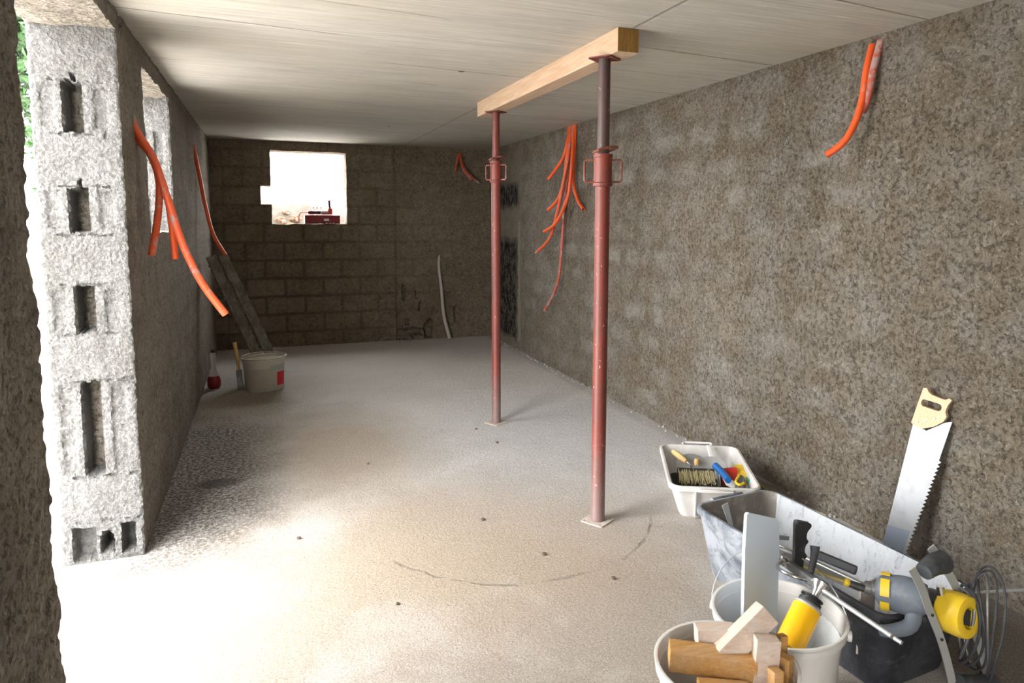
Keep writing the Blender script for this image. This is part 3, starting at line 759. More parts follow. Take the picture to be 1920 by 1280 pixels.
def lean(a, b_, wd, th, m, label):
    L = Vector(a); bb = BM(); d = (Vector(b_)-L); n_ = Vector((.25, -1, .1))
    obox(bb, a, b_, wd, th, n_, .002)
    bmesh.ops.subdivide_edges(bb, edges=[e for e in bb.edges if e.calc_length() > .5], cuts=20)
    for v in bb.verts: v.co += disp(v.co, 9, .005)
    # mortar blobs along the edge
    for k in range(7):
        p = L+d*random.uniform(.2, .95); s = d.normalized().cross(n_).normalized()
        tmp = BM(); bmesh.ops.create_icosphere(tmp, subdivisions=2, radius=random.uniform(.012, .022))
        for v in tmp.verts: v.co = v.co*(1+.5*noise.noise(v.co*60))+p+s*wd*.5*random.choice((-1, 1))
        merge(bb, tmp)
    return solo('wooden_board', bb, m, L, label, 'board', 'boards leaning on the left wall')
random.seed(5)
lean((-.035, 7.06, 0.02), (-.475, 7.06, 1.17), .085, .028, 'old_board', 'left one of two mortar-stained boards leaning behind the oval bucket')
lean((.085, 7.08, 0.02), (-.385, 7.08, 1.20), .085, .028, 'old_board', 'right one of two mortar-stained boards leaning behind the oval bucket')

t = thing('plastic_bottle', (-.475, 6.80, 0), 'clear bottle with dark red bottom on the floor at the left wall', 'bottle')
b = BM(); lathe(b, [(0, 0), (.045, 0), (.056, .02), (.058, .07), (.045, .11), (0, .115)], (-.475, 6.80, 0), seg=20); obj('bottle_base', b, 'bottle_red', t, True)
b = BM(); lathe(b, [(.040, .112), (.028, .15), (.02, .2), (.024, .26), (.022, .31), (.014, .325), (0, .325)], (-.475, 6.80, 0), seg=20); obj('bottle_body', b, 'clear', t, True)
b = BM(); lathe(b, [(.015, .322), (.017, .325), (.017, .35), (0, .352)], (-.475, 6.80, 0), seg=16); obj('cap', b, 'black', t, True)

# tool case and grinder on the sill of the far window
SZ = 1.452
t = thing('tool_case', (.64, 8.89, SZ), 'dark red metal tool case lying on the sill of the far window', 'case')
b = BM(); box(b, .442, .848, 8.80, 8.98, SZ, SZ+.10, .006); obj('case_body', b, 'case_red', t)
b = BM(); box(b, .440, .850, 8.798, 8.982, SZ+.088, SZ+.104, .004); obj('lid', b, 'case_red', t)
b = BM(); box(b, .66, .72, 8.795, 8.80, SZ+.035, SZ+.062, .001); obj('label', b, 'white', t)
for x in (.61, .69, .73, .77):
    b = BM(); box(b, x-.012, x+.012, 8.794, 8.80, SZ+.002, SZ+.012); obj('rivet', b, 'chrome', t)
t = thing('angle_grinder', (.62, 8.88, SZ+.104), 'purple and red power tool lying on top of the red case', 'power tool')
z = SZ+.136
b = BM(); lathe(b, [(0, 0), (.016, .004), (.024, .03), (.02, .09), (.024, .15), (.0, .155)], (.48, 8.88, z), (1, 0, 0), 18); obj('handle', b, 'purple', t, True)
b = BM(); lathe(b, [(0, 0), (.026, 0), (.028, .05), (.024, .09), (0, .092)], (.634, 8.88, z), (1, 0, 0), 18); obj('motor_housing', b, 'steel', t, True)
b = BM(); lathe(b, [(0, 0), (.03, 0), (.03, .06), (.02, .075), (0, .076)], (.74, 8.88, z-.025), (0, 0, 1), 18); obj('gear_head', b, 'red', t, True)
b = BM(); tube(b, [(.74, 8.88, z+.05), (.735, 8.88, z+.09), (.732, 8.88, z+.15)], [.012, .017], 12, smooth_n=3); obj('side_handle', b, 'purple', t, True)
b = BM(); tube(b, [(.48, 8.88, z), (.42, 8.88, z+.005), (.385, 8.87, z-.03), (.375, 8.86, SZ+.01)], .006, 8, smooth_n=5); obj('power_cord', b, 'red', t, True)
for k, (x, y) in enumerate(((.55, 8.95), (.59, 8.955), (.635, 8.95))):
    b = BM(); tube(b, [(x, y, SZ+.104), (x+.006, y, SZ+.19)], .004, 8); bmesh.ops.create_uvsphere(b, u_segments=10, v_segments=8, radius=.011, matrix=Matrix.Translation((x+.006, y, SZ+.195)))
    solo('drill_bit', b, 'steel_dark', (x, y, SZ+.104), 'small upright bit with a dark knob behind the power tool on the red case', 'bit', 'bits standing on the red case', True)

# ------------------------------------------------------------------ small light-grey box with masonry tools
def tray(t, cx, cy, rot, L, W, Hh, taper, cr, th, mats, lipw, name='box_body'):
    """W along local x, L along local y"""
    b = BM(); R = Matrix.Rotation(rot, 4, 'Z'); O = Vector((cx, cy, 0))
    def loop(w_, l_, r, z): return [b.verts.new(O+R @ Vector((x, y, z))) for x, y in rrect(w_, l_, r)]
    ob = loop(W-2*taper, L-2*taper, cr*.8, 0.); ob2 = loop(W-2*taper+.016, L-2*taper+.016, cr, .012)
    ot = loop(W, L, cr, Hh-.025); l0 = loop(W+2*lipw, L+2*lipw, cr+lipw, Hh-.025); l1 = loop(W+2*lipw, L+2*lipw, cr+lipw, Hh-.004)
    l2 = loop(W+2*lipw-.008, L+2*lipw-.008, cr+lipw, Hh); it = loop(W-.004, L-.004, cr, Hh); it2 = loop(W-2*th, L-2*th, cr, Hh-.01)
    ib = loop(W-2*taper-2*th+.02, L-2*taper-2*th+.02, cr*.8, .03); ib2 = loop(W-2*taper-2*th-.01, L-2*taper-2*th-.01, cr*.8, .012)
    seq = [ob, ob2, ot, l0, l1, l2, it, it2, ib, ib2]
    for k, (A, B) in enumerate(zip(seq, seq[1:])): bridge(b, A, B, 1 if k >= 6 else 0)
    b.faces.new(ob); b.faces.new(ib2).material_index = 1
    return b, O, R
BC = (2.231, 3.152); BR = radians(-26.5)
t = thing('mortar_box', (BC[0], BC[1], 0), 'light grey plastic box full of hand tools, behind the mortar tub', 'box')
b, O, R = tray(t, BC[0], BC[1], BR, .66, .44, .185, .055, .05, .006, ['grey_box'], .012)
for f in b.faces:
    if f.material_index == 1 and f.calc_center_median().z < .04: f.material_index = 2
obj('box_body', b, ['grey_box', 'grey_box', 'bottom_shade'], t, True)
def LB(x, y, z): return O+R @ Vector((x, y, z))
for sy in (-1, 1):
    b = BM(); tube(b, [LB(-.085, sy*.342, .165), LB(-.085, sy*.375, .18), LB(-.075, sy*.385, .183), LB(.075, sy*.385, .183), LB(.085, sy*.375, .18), LB(.085, sy*.342, .165)], .008, 8)
    obj('grip', b, 'grey_box', t, True)
    for sx in (-1, 1):
        b = BM(); obox(b, LB(sx*.10, sy*.335, .165), LB(sx*.095, sy*.288, .01), .008, .028, (R @ Vector((0, 1, 0))), .002); obj('rib', b, 'grey_box', t)
# tools inside
t = thing('margin_trowel', LB(-.12, .16, .09), 'round steel trowel with turned wooden handle, at the far left inside the grey box', 'trowel')
b = BM(); lathe(b, [(0, 0), (.092, 0), (.096, .002), (.092, .005), (0, .007)], LB(-.05, .17, .115), (-.15, -.35, .85), 40); obj('blade', b, 'steel', t, True)
b = BM(); lathe(b, [(0, 0), (.012, .0), (.016, .02), (.019, .07), (.015, .105), (.011, .125), (0, .128)], LB(-.16, .235, .175), tuple(LB(-.09, .13, .15)-LB(-.16, .235, .175)), 18); obj('handle', b, 'handle_wood', t, True)
b = BM(); tube(b, [LB(-.095, .14, .15), LB(-.075, .12, .14), LB(-.06, .13, .10)], .005, 8, smooth_n=3); obj('tang', b, 'steel', t, True)
t = thing('steel_bowl', LB(.03, .10, .08), 'shallow steel bowl lying against the round trowel in the grey box', 'bowl')
b = BM(); lathe(b, [(0, 0), (.06, .006), (.086, .026), (.090, .026), (.062, .002), (0, -.004)], LB(.045, .09, .115), (-.25, -.35, .9), 36); obj('bowl', b, 'steel', t, True)
b = BM(); lathe(b, [(0, 0), (.014, .002), (.016, .02), (.012, .04), (0, .042)], LB(-.035, .12, .135), (0, 0, 1), 16); obj('knob', b, 'handle_wood', t, True)
t = thing('wide_brush', LB(-.06, -.08, .1), 'wide straw-bristled brush with a blue handle in the grey box', 'brush')
b = BM()
random.seed(11); A = LB(-.155, -.03, .155); Bp = LB(.035, -.03, .155); dv = (R @ Vector((0, -1, -.35))).normalized()
for k in range(120):
    u = (k % 60)/59+random.uniform(-.004, .004); p = A.lerp(Bp, u)+(R @ Vector((0, random.uniform(-.01, .01), random.uniform(-.012, .012))))
    e = p+dv*random.uniform(.085, .10)+(R @ Vector((random.uniform(-.006, .006), 0, random.uniform(-.008, .008))))
    obox(b, p, e, .0026, .003)
obj('bristles', b, 'bristle', t)['kind'] = 'stuff'
b = BM(); obox(b, LB(-.16, -.02, .15), LB(.04, -.02, .15), .03, .03, (0, 0, 1), .004); obj('brush_block', b, 'black', t)
b = BM(); tube(b, [LB(.055, .02, .170), LB(.075, -.09, .172), LB(.085, -.20, .175)], [.021, .017], 16, smooth_n=3); obj('handle', b, 'blue', t, True)
t = thing('white_spatula', LB(.05, .2, .1), 'white plastic handle leaning on the far side of the grey box', 'tool')
b = BM(); obox(b, LB(.055, .30, .195), LB(.075, .12, .10), .026, .016, (0, 0, 1), .006, 1.15); obj('handle', b, 'white', t)
t = thing('string_reel', LB(.12, .0, .09), 'red coiled line wound between yellow and white ends in the grey box', 'reel')
b = BM(); lathe(b, [(.02, 0)]+[(.046+.002*(k % 2), .004+k*.006) for k in range(16)]+[(.02, .102)], LB(.075, .0, .115), tuple(R @ Vector((1, .05, .12))), 26); obj('line', b, 'red', t, True)
b = BM(); prism(b, rrect(.045, .19, .01), LB(.185, -.02, .135), R @ Vector((1, 0, .1)), R @ Vector((0, 1, .1)), (0, 0, 1), .02); obj('yellow_end', b, 'yellow', t)
b = BM(); lathe(b, [(.012, 0), (.05, .0), (.05, .008), (.012, .008)], LB(.062, .0, .114), tuple(R @ Vector((1, .05, .12))), 26); obj('reel_flange', b, 'grey_box', t, True)
t = thing('putty_knife', LB(.10, -.1, .1), 'white triangular blade lying beside the blue brush handle', 'blade')
b = BM(); prism(b, [(-.03, .06), (.05, -.01), (.03, -.07), (-.02, -.03)], LB(.105, -.11, .13), R @ Vector((1, 0, 0)), R @ Vector((0, 1, .2)), (0, 0, 1), .003); obj('blade', b, 'white', t)
t = thing('utility_knife', LB(.16, -.15, .1), 'grey and yellow hand tool at the near end of the grey box', 'tool')
b = BM(); tube(b, [LB(.165, -.12, .155), LB(.15, -.17, .150), LB(.125, -.235, .135)], [.022, .016], 14, smooth_n=4); obj('grip', b, 'steel_dark', t, True)
b = BM(); tube(b, [LB(.15, -.14, .178), LB(.125, -.19, .165), LB(.14, -.22, .16), LB(.165, -.20, .163)], .007, 8, smooth_n=4); obj('yellow_band', b, 'yellow', t, True)
t = thing('marking_pencil', LB(.2, -.03, .1), 'dark green flat stick between the yellow piece and the wall of the grey box', 'stick')
b = BM(); obox(b, LB(.205, .07, .115), LB(.20, -.14, .150), .014, .022, (0, 0, 1), .003); obj('stick', b, 'green', t)
t = thing('pliers', LB(-.05, -.2, .05), 'dark pliers lying low at the near end of the grey box', 'pliers')
for s_ in (-1, 1):
    b = BM(); tube(b, [LB(-.13, -.20-.02*s_, .06), LB(-.05, -.205-.025*s_, .07), LB(.0, -.21, .075), LB(.045, -.21+.012*s_, .08)], [.007, .007], 8, smooth_n=4); obj('jaw_arm', b, 'steel_dark', t, True)
b = BM(); lathe(b, [(0, 0), (.014, 0), (.014, .014), (0, .014)], LB(.0, -.21, .068), (0, 0, 1), 14); obj('pivot', b, 'steel', t, True)

# ------------------------------------------------------------------ large mortar tub
TC = (1.945, 2.016); TR = radians(4)
t = thing('mortar_tub', (TC[0], TC[1], 0), 'large plaster-smeared grey mortar tub on the floor by the right wall', 'tub')
b, OT, RT = tray(t, TC[0], TC[1], TR, .95, .42, .30, .05, .05, .007, ['tub'], .014)
for f in b.faces:
    if f.material_index == 1:
        cc = RT.inverted() @ (f.calc_center_median()-OT)
        if cc.y > .38 : f.material_index = 2
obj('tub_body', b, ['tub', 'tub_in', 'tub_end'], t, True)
def LT(x, y, z): return OT+RT @ Vector((x, y, z))
b = BM(); tube(b, [LT(-.09, -.485, .27), LT(-.085, -.515, .285), LT(.085, -.515, .285), LT(.09, -.485, .27)], .010, 8); obj('grip', b, 'tub', t, True)
b = BM(); tube(b, [LT(-.09, .485, .27), LT(-.085, .515, .285), LT(.085, .515, .285), LT(.09, .485, .27)], .010, 8); obj('grip', b, 'tub', t, True)

t = thing('paint_scraper', (1.84, 2.33, .02), 'dull metal scraper standing in the far left corner of the mortar tub', 'scraper')
b = BM(); prism(b, [(-.020, .20), (.016, .205), (.012, .05), (.006, -.09), (-.008, -.09), (-.006, .05)], (1.825, 2.345, .145), (.98, .2, 0), (-.25, .1, .95), (0, -1, 0), .004); obj('blade', b, 'steel', t)

# ------------------------------------------------------------------ bucket with board and foam gun
B2 = (1.444, 1.640, 0)
t = thing('plastic_bucket', B2, 'white bucket holding a pale board and a yellow foam can, beside the mortar tub', 'bucket')
bucket(t, B2, .199, .33, .165, 'bucket')
for a in (2.25, -.72):
    b = BM(); p = Vector((B2[0]+.198*cos(a), B2[1]+.198*sin(a), .290)); d = Vector((cos(a), sin(a), 0))
    lathe(b, [(0, 0), (.016, 0), (.016, .012), (.008, .014), (0, .014)], p, tuple(d), 14); obj('handle_lug', b, 'bucket', t, True)
b = BM(); p0 = Vector((B2[0]+.208*cos(2.25), B2[1]+.208*sin(2.25), .292)); p1 = Vector((B2[0]+.208*cos(-.72), B2[1]+.208*sin(-.72), .292))
top = Vector((1.56, 1.80, .44))
pts = []
for k in range(25):
    a = pi*k/24; mid = (p0+p1)/2; pts.append(mid+(p0-mid)*cos(a)+(top-mid)*sin(a))
tube(b, pts, .0022, 6); obj('wire_handle', b, 'steel', t, True)
b = BM(); tube(b, [pts[10], pts[11], pts[12], pts[13], pts[14]], .008, 10); obj('handle_grip', b, 'steel_dark', t, True)
b = onbucket(B2, .199, .165, .33, 1, 0, -1.35, -.95, .05, .13, .0008); obj('printed_mark', b, 'marking', t)
b = BM()
lathe(b, [(.0, .05), (.160, .05), (.170, .17), (.183, .27)], B2, seg=40)
for v in list(b.verts):
    a = atan2(v.co.y-B2[1], v.co.x-B2[0])
    if not (-1.3 < a < .75): b.verts.remove(v)
obj('foam_lining', b, 'foam', t, True)

bm = BM()
# corners of the board in its bucket, bottom edge hidden inside
e0 = Vector((1.425, 1.70, .03)); nb = Vector((.15, -.93, .35))
prism(bm, [(-.075, .0), (.075, .0), (.083, .40), (.078, .50), (.068, .512), (-.068, .560), (-.076, .555), (-.080, .45)], (1.410, 1.690, .05), (.985, .17, 0), Vector((.125, .17, .98)).normalized(), Vector((.16, -.97, .15)).normalized(), .012)
solo('insulation_board', bm, 'sheet', (1.435, 1.695, .05), 'pale blue-grey rectangular board standing in the white bucket', 'board')

t = thing('foam_gun', (1.40, 1.50, .28), 'steel foam gun with yellow can and long barrel lying across the bucket and tub', 'foam gun')
ca = Vector((1.405, 1.548, .272)); cb = Vector((1.507, 1.576, .380)); dcan = (cb-ca).normalized(); LC = (cb-ca).length
b = BM(); lathe(b, [(0, 0), (.038, 0), (.042, .004), (.042, LC*.82), (.039, LC*.86), (.039, LC*.865)], ca, tuple(dcan), 32); obj('can', b, 'can', t, True)
b = BM(); lathe(b, [(.039, LC*.86), (.043, LC*.87), (.043, LC*.90), (.032, LC*.96), (.032, LC*.965)], ca, tuple(dcan), 28); obj('can_rim', b, 'steel', t, True)
b = BM(); lathe(b, [(.028, LC*.95), (.034, LC*.96), (.034, LC*1.02), (.028, LC*1.03), (.028, LC*1.06), (.034, LC*1.07), (.034, LC*1.10), (.014, LC*1.14), (0, LC*1.14)], ca, tuple(dcan), 24); obj('threaded_basket', b, 'black', t, True)
hub = Vector((1.548, 1.586, .412))
b = BM(); lathe(b, [(.0, -.03), (.012, -.03), (.015, -.01), (.028, .008), (.030, .014), (.02, .018), (.0, .018)], hub, tuple(dcan), 24); obj('adapter', b, 'chrome', t, True)
tip = Vector((1.585, 1.315, .385))
b = BM(); tube(b, [hub, hub.lerp(tip, .9), tip], [.0075, .0055], 12); obj('barrel', b, 'steel', t, True)
b = BM(); tube(b, [tip-(tip-hub).normalized()*.03, tip], [.0078, .002], 12); obj('nozzle_tip', b, 'chrome', t, True)
back = Vector((1.585, 1.775, .395))
b = BM(); obox(b, hub+Vector((0, .0, .005)), back, .022, .03, (0, 0, 1), .006); obj('gun_body', b, 'steel_dark', t)
b = BM(); pr = hub.lerp(back, .95); lathe(b, [(0, -.012), (.014, -.012), (.018, 0), (.014, .014), (0, .016)], pr+Vector((-.015, .0, .01)), (-.7, .3, .4), 20); obj('flow_knob', b, 'chrome', t, True)
gb = hub.lerp(back, .62)
b = BM(); q0 = Vector(gb)+Vector((.03, .02, -.01)); ax = Vector((.10, .10, .99)).normalized(); sx_ = Vector((.95, -.25, 0)).normalized()
prism(b, [(-.018, -.02), (.008, -.02), (.012, .03), (.024, .042), (.012, .055), (.014, .075), (.026, .09), (.016, .10), (.018, .12), (.034, .14), (.030, .147), (-.020, .158), (-.024, .15)], q0, sx_, ax, Vector((.25, .95, 0)).normalized(), .024)
bmesh.ops.bevel(b, geom=b.edges[:], offset=.003, segments=2, affect='EDGES')
obj('pistol_grip', b, 'black', t, True)
b = BM(); m0 = hub.lerp(back, .25)
tube(b, [m0+Vector((-.00, 0, .0)), m0+Vector((-.045, .03, .01)), m0+Vector((-.055, .085, .012)), m0+Vector((-.01, .12, .01))], .006, 10, smooth_n=5); obj('trigger_guard', b, 'chrome', t, True)
b = BM(); tube(b, [m0+Vector((.02, .02, .01)), m0+Vector((.06, .05, .05)), m0+Vector((.07, .06, .075))], [.009, .016], 12, smooth_n=4); obj('trigger', b, 'black_rubber', t, True)

t = thing('folding_square', (1.60, 1.93, .34), 'dark flat bar with a small black stop sticking over the pale board', 'bar')
b = BM(); obox(b, (1.545, 1.815, .475), (1.70, 1.90, .405), .012, .014, (0, 0, 1), .002); obj('bar', b, 'steel_dark', t)

# ------------------------------------------------------------------ things in the tub
t = thing('drill', (1.80, 1.60, .25), 'blue-grey and yellow electric drill lying over the near end of the mortar tub', 'drill')
d0 = Vector((1.775, 1.580, .365)); d1 = Vector((1.862, 1.468, .372)); dd = (d1-d0).normalized()
b = BM(); lathe(b, [(0, 0), (.010, 0), (.014, .01), (.02, .014), (.021, .034), (.025, .036), (.026, .052), (.0, .052)], d0-dd*.045, tuple(dd), 20); obj('chuck', b, 'steel_dark', t, True)
b = BM(); lathe(b, [(0, 0), (.028, 0), (.042, .012), (.050, .04), (.054, .08), (.051, .12), (.040, .145), (0, .15)], d0, tuple(dd), 28, sx=.9, sy=1.1); obj('motor_housing', b, 'drill_grey', t, True)
def arcband(r, h0, h1, a0, a1):
    b = BM(); D, s, u = frame(dd); rows = []
    for h in (h0, h1):
        rows.append([b.verts.new(d0+D*h+(s*cos(a)*.9+u*sin(a)*1.1)*(r+.0025)) for a in [a0+(a1-a0)*k/10 for k in range(11)]])
    for k in range(10): b.faces.new((rows[0][k], rows[0][k+1], rows[1][k+1], rows[1][k]))
    r_ = bmesh.ops.extrude_face_region(b, geom=b.faces[:]); c_ = d0+D*(h0+h1)/2
    for v in [x for x in r_['geom'] if isinstance(x, bmesh.types.BMVert)]:
        o_ = v.co-c_; o_ -= D*o_.dot(D); v.co += o_.normalized()*.002
    return b
for a0 in (.1, 1.35, 2.6, 3.85, 5.1): obj('yellow_accent', arcband(.050, .016, .042, a0, a0+.95), 'yellow', t)
b = BM(); tube(b, [d0+dd*.11+Vector((0, 0, -.03)), d0+dd*.10+Vector((-.03, -.03, -.07)), d0+dd*.06+Vector((-.06, -.045, -.085)), d0+dd*.03+Vector((-.075, -.055, -.082))], [.026, .017], 14, smooth_n=4); obj('handle', b, 'drill_grey', t, True)
t = thing('screwdriver', (1.70, 1.72, .36), 'tan-shafted screwdriver with black handle and yellow collar above the tub', 'screwdriver')
s0 = Vector((1.590, 1.700, .415)); s1 = Vector((1.690, 1.620, .385)); e1 = Vector((1.705, 1.632, .384)); sd = (s1-s0).normalized()
b = BM(); tube(b, [s0, s1], .0055, 10); obj('shaft', b, 'pale_yellow', t, True)
b = BM(); lathe(b, [(0, -.004), (.011, -.004), (.013, .003), (.009, .012), (0, .012)], s1, tuple(sd), 16); obj('collar', b, 'yellow', t, True)
b = BM(); lathe(b, [(0, .01), (.009, .01), (.012, .03), (.012, .055), (0, .06)], s1, tuple(sd), 14); obj('handle', b, 'black', t, True)

t = thing('plastering_float', (1.80, 1.80, .2), 'dark grey rectangular float lying in the mortar tub under the drill', 'float')
b = BM(); obox(b, (1.72, 1.95, .315), (1.95, 1.66, .25), .11, .008, (.2, .1, 1), .002); obj('plate', b, 'steel_dark', t)
b = BM(); obox(b, (1.80, 1.86, .345), (1.88, 1.755, .32), .03, .03, (.2, .1, 1), .008); obj('handle', b, 'black_rubber', t)
t = thing('flat_bar', (1.80, 1.75, .25), 'long thin steel flat bar lying across the near half of the mortar tub', 'bar')
b = BM(); obox(b, (1.74, 1.98, .335), (1.86, 1.60, .315), .022, .004, (.2, .1, 1)); obj('bar', b, 'strap', t)
t = thing('tub_plank', (1.86, 1.72, .15), 'grey dusty plate standing inside the near end of the mortar tub', 'plate')
b = BM(); obox(b, (1.83, 1.66, .10), (1.84, 1.67, .33), .10, .006, (.3, -1, 0)); obj('plate', b, 'plate', t)

# ------------------------------------------------------------------ cable reel leaning on the near end of the tub
rc = Vector((1.955, 1.435, .325))
t = thing('cable_reel', (2.0, 1.42, 0), 'black cable reel with yellow hub and flat steel frame beside the tub', 'reel')
def strap(pts, wd, th, nm, m='strap', upv=(1, 0, 0), holes=False):
    b = BM(); P = spline(pts, 6); prev = None
    for p, q_, q2 in zip(P, [P[0]]+P, P[1:]+[P[-1]]):
        d, s, u = frame(q2-q_, upv)
        ring = [b.verts.new(p+s*a*wd/2+u*c_*th/2) for a, c_ in ((-1, -1), (1, -1), (1, 1), (-1, 1))]
        if prev: bridge(b, prev, ring)
        else: b.faces.new(ring)
        prev = ring
    b.faces.new(prev[::-1]); return obj(nm, b, m, t)
SP = [(1.762, 1.445, .502), (1.80, 1.44, .44), (1.835, 1.435, .362), (1.872, 1.42, .27), (1.905, 1.41, .17), (1.925, 1.40, .08), (1.935, 1.395, .003)]
fr = strap(SP, .024, .004, 'frame_strap', upv=(-.3, -.95, .15))
SPP = spline(SP, 6)
for k in (13, 18, 31):
    b = BM(); lathe(b, [(0, 0), (.0042, 0), (.0042, .004), (0, .004)], SPP[k]+Vector((-.002, -.0045, .001)), (-.1, -1, .2), 12)
    o = obj('rivet_hole', b, 'dark_hole', fr)
strap([(1.905, 1.50, .52), (1.94, 1.49, .47), (1.985, 1.475, .40), (2.03, 1.455, .30), (2.075, 1.43, .17), (2.09, 1.41, .06), (2.095, 1.405, .003)], .026, .004, 'frame_strap', upv=(-.3, -.95, .15))
b = BM(); tube(b, [(1.845, 1.47, .465), (1.885, 1.475, .475), (1.935, 1.48, .475)], [.026, .036], 16, smooth_n=3); obj('top_knob', b, 'black_rubber', t, True)
b = BM(); tube(b, [(1.925, 1.39, .135), (1.98, 1.385, .12), (2.055, 1.375, .105)], [.022, .030], 16, smooth_n=3); obj('lower_knob', b, 'black_rubber', t, True)
ax_ = Vector((.12, -.98, .14)).normalized()
b = BM(); lathe(b, [(.018, -.01), (.058, -.01), (.064, -.004), (.065, .055), (.061, .068), (.052, .072), (.034, .070), (.032, .045), (.018, .045)], rc-ax_*.03, tuple(ax_), 40, closed_prof=True); obj('hub', b, 'yellow', t, True)
b = BM(); lathe(b, [(0, 0), (.028, 0), (.028, .004), (0, .004)], rc+ax_*.016, tuple(ax_), 24); obox(b, rc+ax_*.030-Vector((0, 0, .024)), rc+ax_*.030+Vector((0, 0, .024)), .006, .02, ax_); obj('hub_insert', b, 'dark_hole', t, True)
D, s, u = frame(Vector((.85, -.52, 0)).normalized())
random.seed(2)
for k in range(7):
    b = BM(); r = .085+.011*k+random.uniform(-.004, .004); off = -.045+.012*k
    pts = [rc+Vector((.085, -.01, -.05))+D*(off+.012*sin(a*2+k))+(s*cos(a)*.62+u*sin(a)*1.25)*r+Vector((0, 0, -.0)) for a in [2*pi*i/48 for i in range(48)]]
    for p in pts: p.z = max(p.z, .006)
    tube(b, pts, .0038 if k > 1 else .005, 7, closed=True); obj('cable', b, 'black_rubber' if k % 4 else 'steel_dark', t, True)
b = BM(); tube(b, [rc-ax_*.09, rc-ax_*.03], [.05, .05], 24); obj('drum', b, 'black', t, True)
b = BM(); tube(b, [(1.925, 1.475, .40), (1.93, 1.46, .33)], .012, 10); obj('axle_post', b, 'chrome', t, True)

# ------------------------------------------------------------------ near bucket of wood offcuts
B1 = (1.074, 1.404, 0)
t = thing('plastic_bucket', B1, 'nearest white bucket filled with wooden offcuts', 'bucket')
bucket(t, B1, .181, .40, .145, 'bucket')
b = BM(); p = Vector((B1[0]-.168, B1[1]-.065, .352)); lathe(b, [(0, 0), (.011, 0), (.011, .008), (0, .008)], p, (-.93, -.36, 0), 14); obj('handle_lug', b, 'dark_hole', t, True)
GW = 'wooden offcuts in the nearest bucket'
def off(a, b_, wd, ht, upv, m, label):
    bb = BM(); obox(bb, a, b_, wd, ht, upv, .0025)
    for v in bb.verts: v.co += disp(v.co, 12, .002)
    return solo('wood_offcut', bb, m, a, label, 'wood offcut', GW)
off((.942, 1.470, .405), (1.135, 1.362, .395), .060, .055, (0, 0, 1), 'wood', 'long orange-brown offcut lying flat across the left of the nearest bucket')
off((1.040, 1.492, .425), (1.135, 1.450, .430), .060, .045, (-.1, .25, 1), 'wood_grey', 'short block with a greyish top, behind the long flat offcut')
off((1.070, 1.415, .405), (1.200, 1.405, .505), .050, .058, (-.5, .3, .7), 'wood_grey', 'pinkish offcut tilted up highest, resting its end on another block')
off((1.115, 1.330, .14), (1.163, 1.362, .470), .055, .060, (.8, -.3, 0), 'wood_grey', 'upright offcut with a whitish front face and pale sawn end')
off((.965, 1.365, .372), (1.085, 1.320, .362), .05, .035, (0, 0, 1), 'wood', 'low brown offcut below the long flat one, near the bucket rim')
off((1.130, 1.275, .10), (1.150, 1.305, .420), .028, .028, (1, 0, 0), 'wood', 'narrow offcut standing in front of the whitish upright one')
off((1.205, 1.345, .08), (1.232, 1.385, .445), .022, .026, (1, 0, 0), 'wood', 'thin stick standing at the right edge of the nearest bucket')
off((1.182, 1.325, .08), (1.207, 1.345, .420), .045, .030, (1, .4, 0), 'wood', 'dark brown offcut standing between the upright block and the thin stick')

# ------------------------------------------------------------------ hand saw leaning on the right wall
t = thing('hand_saw', (2.56, 2.30, .0), 'hand saw with a wooden handle leaning against the right wall behind the tub', 'saw')
# saw frame: origin at heel side of blade, ey runs down the blade
topL = Vector((2.655, 2.215, .646)); botL = Vector((2.575, 2.275, .03))
ey = (topL-botL).normalized(); nrm = Vector((-1, -.28, 0)); ex = ey.cross(nrm).normalized()
if ex.y > 0: ex = -ex
nn = ex.cross(ey).normalized()
if nn.x > 0: nn = -nn
Lb = (topL-botL).length
b = BM()
wt, wb_ = .150, .092
out = [(0, Lb-.01), (0, 0), (wb_, 0)]
nT = 26; y_end = Lb*.80
for k in range(nT):
    ya = y_end*k/nT; yb = y_end*(k+1)/nT; xa = wb_+(wt-.012-wb_)*ya/y_end; xb = wb_+(wt-.012-wb_)*yb/y_end
    out += [(xa, ya), (xb+.011, (ya+yb)/2+.004)]
out += [(wt-.012, y_end), (wt-.002, Lb+.03), (wt, Lb+.055), (wt-.03, Lb+.04), (.06, Lb-.02)]
cleaned = []
for p in out:
    if not cleaned or (abs(p[0]-cleaned[-1][0])+abs(p[1]-cleaned[-1][1])) > 1e-5: cleaned.append(p)
tmp = BM(); vs = [tmp.verts.new(botL+ex*x+ey*y) for x, y in cleaned]
es = [tmp.edges.new((vs[i], vs[(i+1) % len(vs)])) for i in range(len(vs))]
fs = [g_ for g_ in bmesh.ops.triangle_fill(tmp, edges=es, use_beauty=True)['geom'] if isinstance(g_, bmesh.types.BMFace)]
r_ = bmesh.ops.extrude_face_region(tmp, geom=fs)
for v in [g_ for g_ in r_['geom'] if isinstance(g_, bmesh.types.BMVert)]: v.co += nn*.0018
merge(b, tmp); obj('blade', b, 'blade', t)
b = BM(); prism(b, [(-.0005, 0), (-.0005, .13), (wb_+.004, .15), (wb_-.004, 0)], botL+nn*.0019, ex, ey, nn, .0006); obj('blade_tip', b, 'blade_tip', t)
b = BM()
ho = [(-.004, -.005), (.02, -.014), (.05, -.012), (.09, .012), (.120, .045), (.128, .07), (.118, .09), (.122, .12), (.132, .145), (.120, .150), (.105, .138), (.05, .142), (.035, .150), (.024, .165), (.010, .160), (.004, .10)]
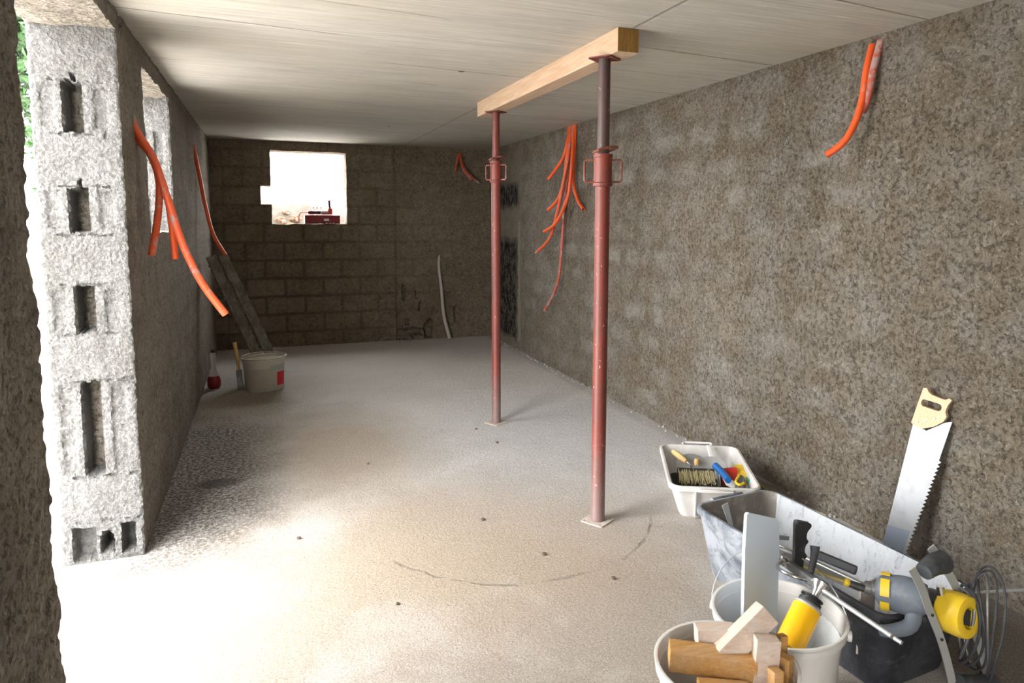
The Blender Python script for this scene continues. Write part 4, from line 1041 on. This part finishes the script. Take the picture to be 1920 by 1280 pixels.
hole = [(.028+.013*cos(a)+0, .098+.016*sin(a)) for a in [pi/2+pi*k/6 for k in range(7)]]+[(.088+.013*cos(a), .098+.016*sin(a)) for a in [-pi/2+pi*k/6 for k in range(7)]]
prism(b, ho, botL+ey*Lb-nn*.010, ex, ey, nn, .024, [hole]); obj('handle', b, 'saw_wood', t)
for x, y in ((.02, .01), (.05, .022), (.085, .046)):
    b = BM(); lathe(b, [(0, 0), (.006, 0), (.005, .002), (0, .003)], botL+ey*(Lb+y)+ex*x+nn*.014, tuple(nn), 12); obj('screw', b, 'steel', t, True)

# ------------------------------------------------------------------ bits on the floor
bm = BM(); tube(bm, [(2.30, 1.83, .10), (2.47, 1.786, .105), (2.69, 1.71, .115)], .006, 8)
solo('steel_rod', bm, 'steel', (2.47, 1.786, .10), 'thin pale rod sticking out between the reel and the right wall', 'rod', smooth=True)
random.seed(21)
G = 'pebbles scattered over the floor'
for x, y in ((.441, 2.661), (1.141, 2.839), (1.434, 4.445), (1.385, 4.788), (.549, 4.327), (.099, 3.402), (.985, 3.293), (1.34, 2.535)):
    bm = BM(); r = random.uniform(.007, .012); bmesh.ops.create_icosphere(bm, subdivisions=2, radius=r)
    for v in bm.verts: v.co = v.co*(1+.4*noise.noise(v.co*90+Vector((x, y, 0)))); v.co.z *= .6; v.co += Vector((x, y, r*.5))
    solo('pebble', bm, 'pebble', (x, y, 0), 'small dark pebble lying loose on the open concrete floor', 'pebble', G)
bm = BM()
for k in range(150):
    y = random.uniform(1.9, 8.3); x = 2.714-abs(random.gauss(0, .035))-.01; r = random.uniform(.004, .013)
    tmp = BM(); bmesh.ops.create_icosphere(tmp, subdivisions=1, radius=r)
    for v in tmp.verts: v.co = v.co*(1+.5*noise.noise(v.co*120+Vector((k, 0, 0))))+Vector((x, y, r*.4))
    merge(bm, tmp)
solo('mortar_crumbs', bm, 'crumb', (2.69, 4, 0), 'line of mortar crumbs along the foot of the right wall', 'crumbs', kind='stuff')
bm = BM(); tube(bm, [(2.66, 3.33, .012), (2.62, 3.20, .02), (2.60, 3.06, .012), (2.62, 2.9, .01), (2.66, 2.7, .012)], .004, 6, smooth_n=5)
solo('straw_string', bm, 'straw', (2.62, 3.1, 0), 'yellowish string on the floor between the grey box and the right wall', 'string', smooth=True)
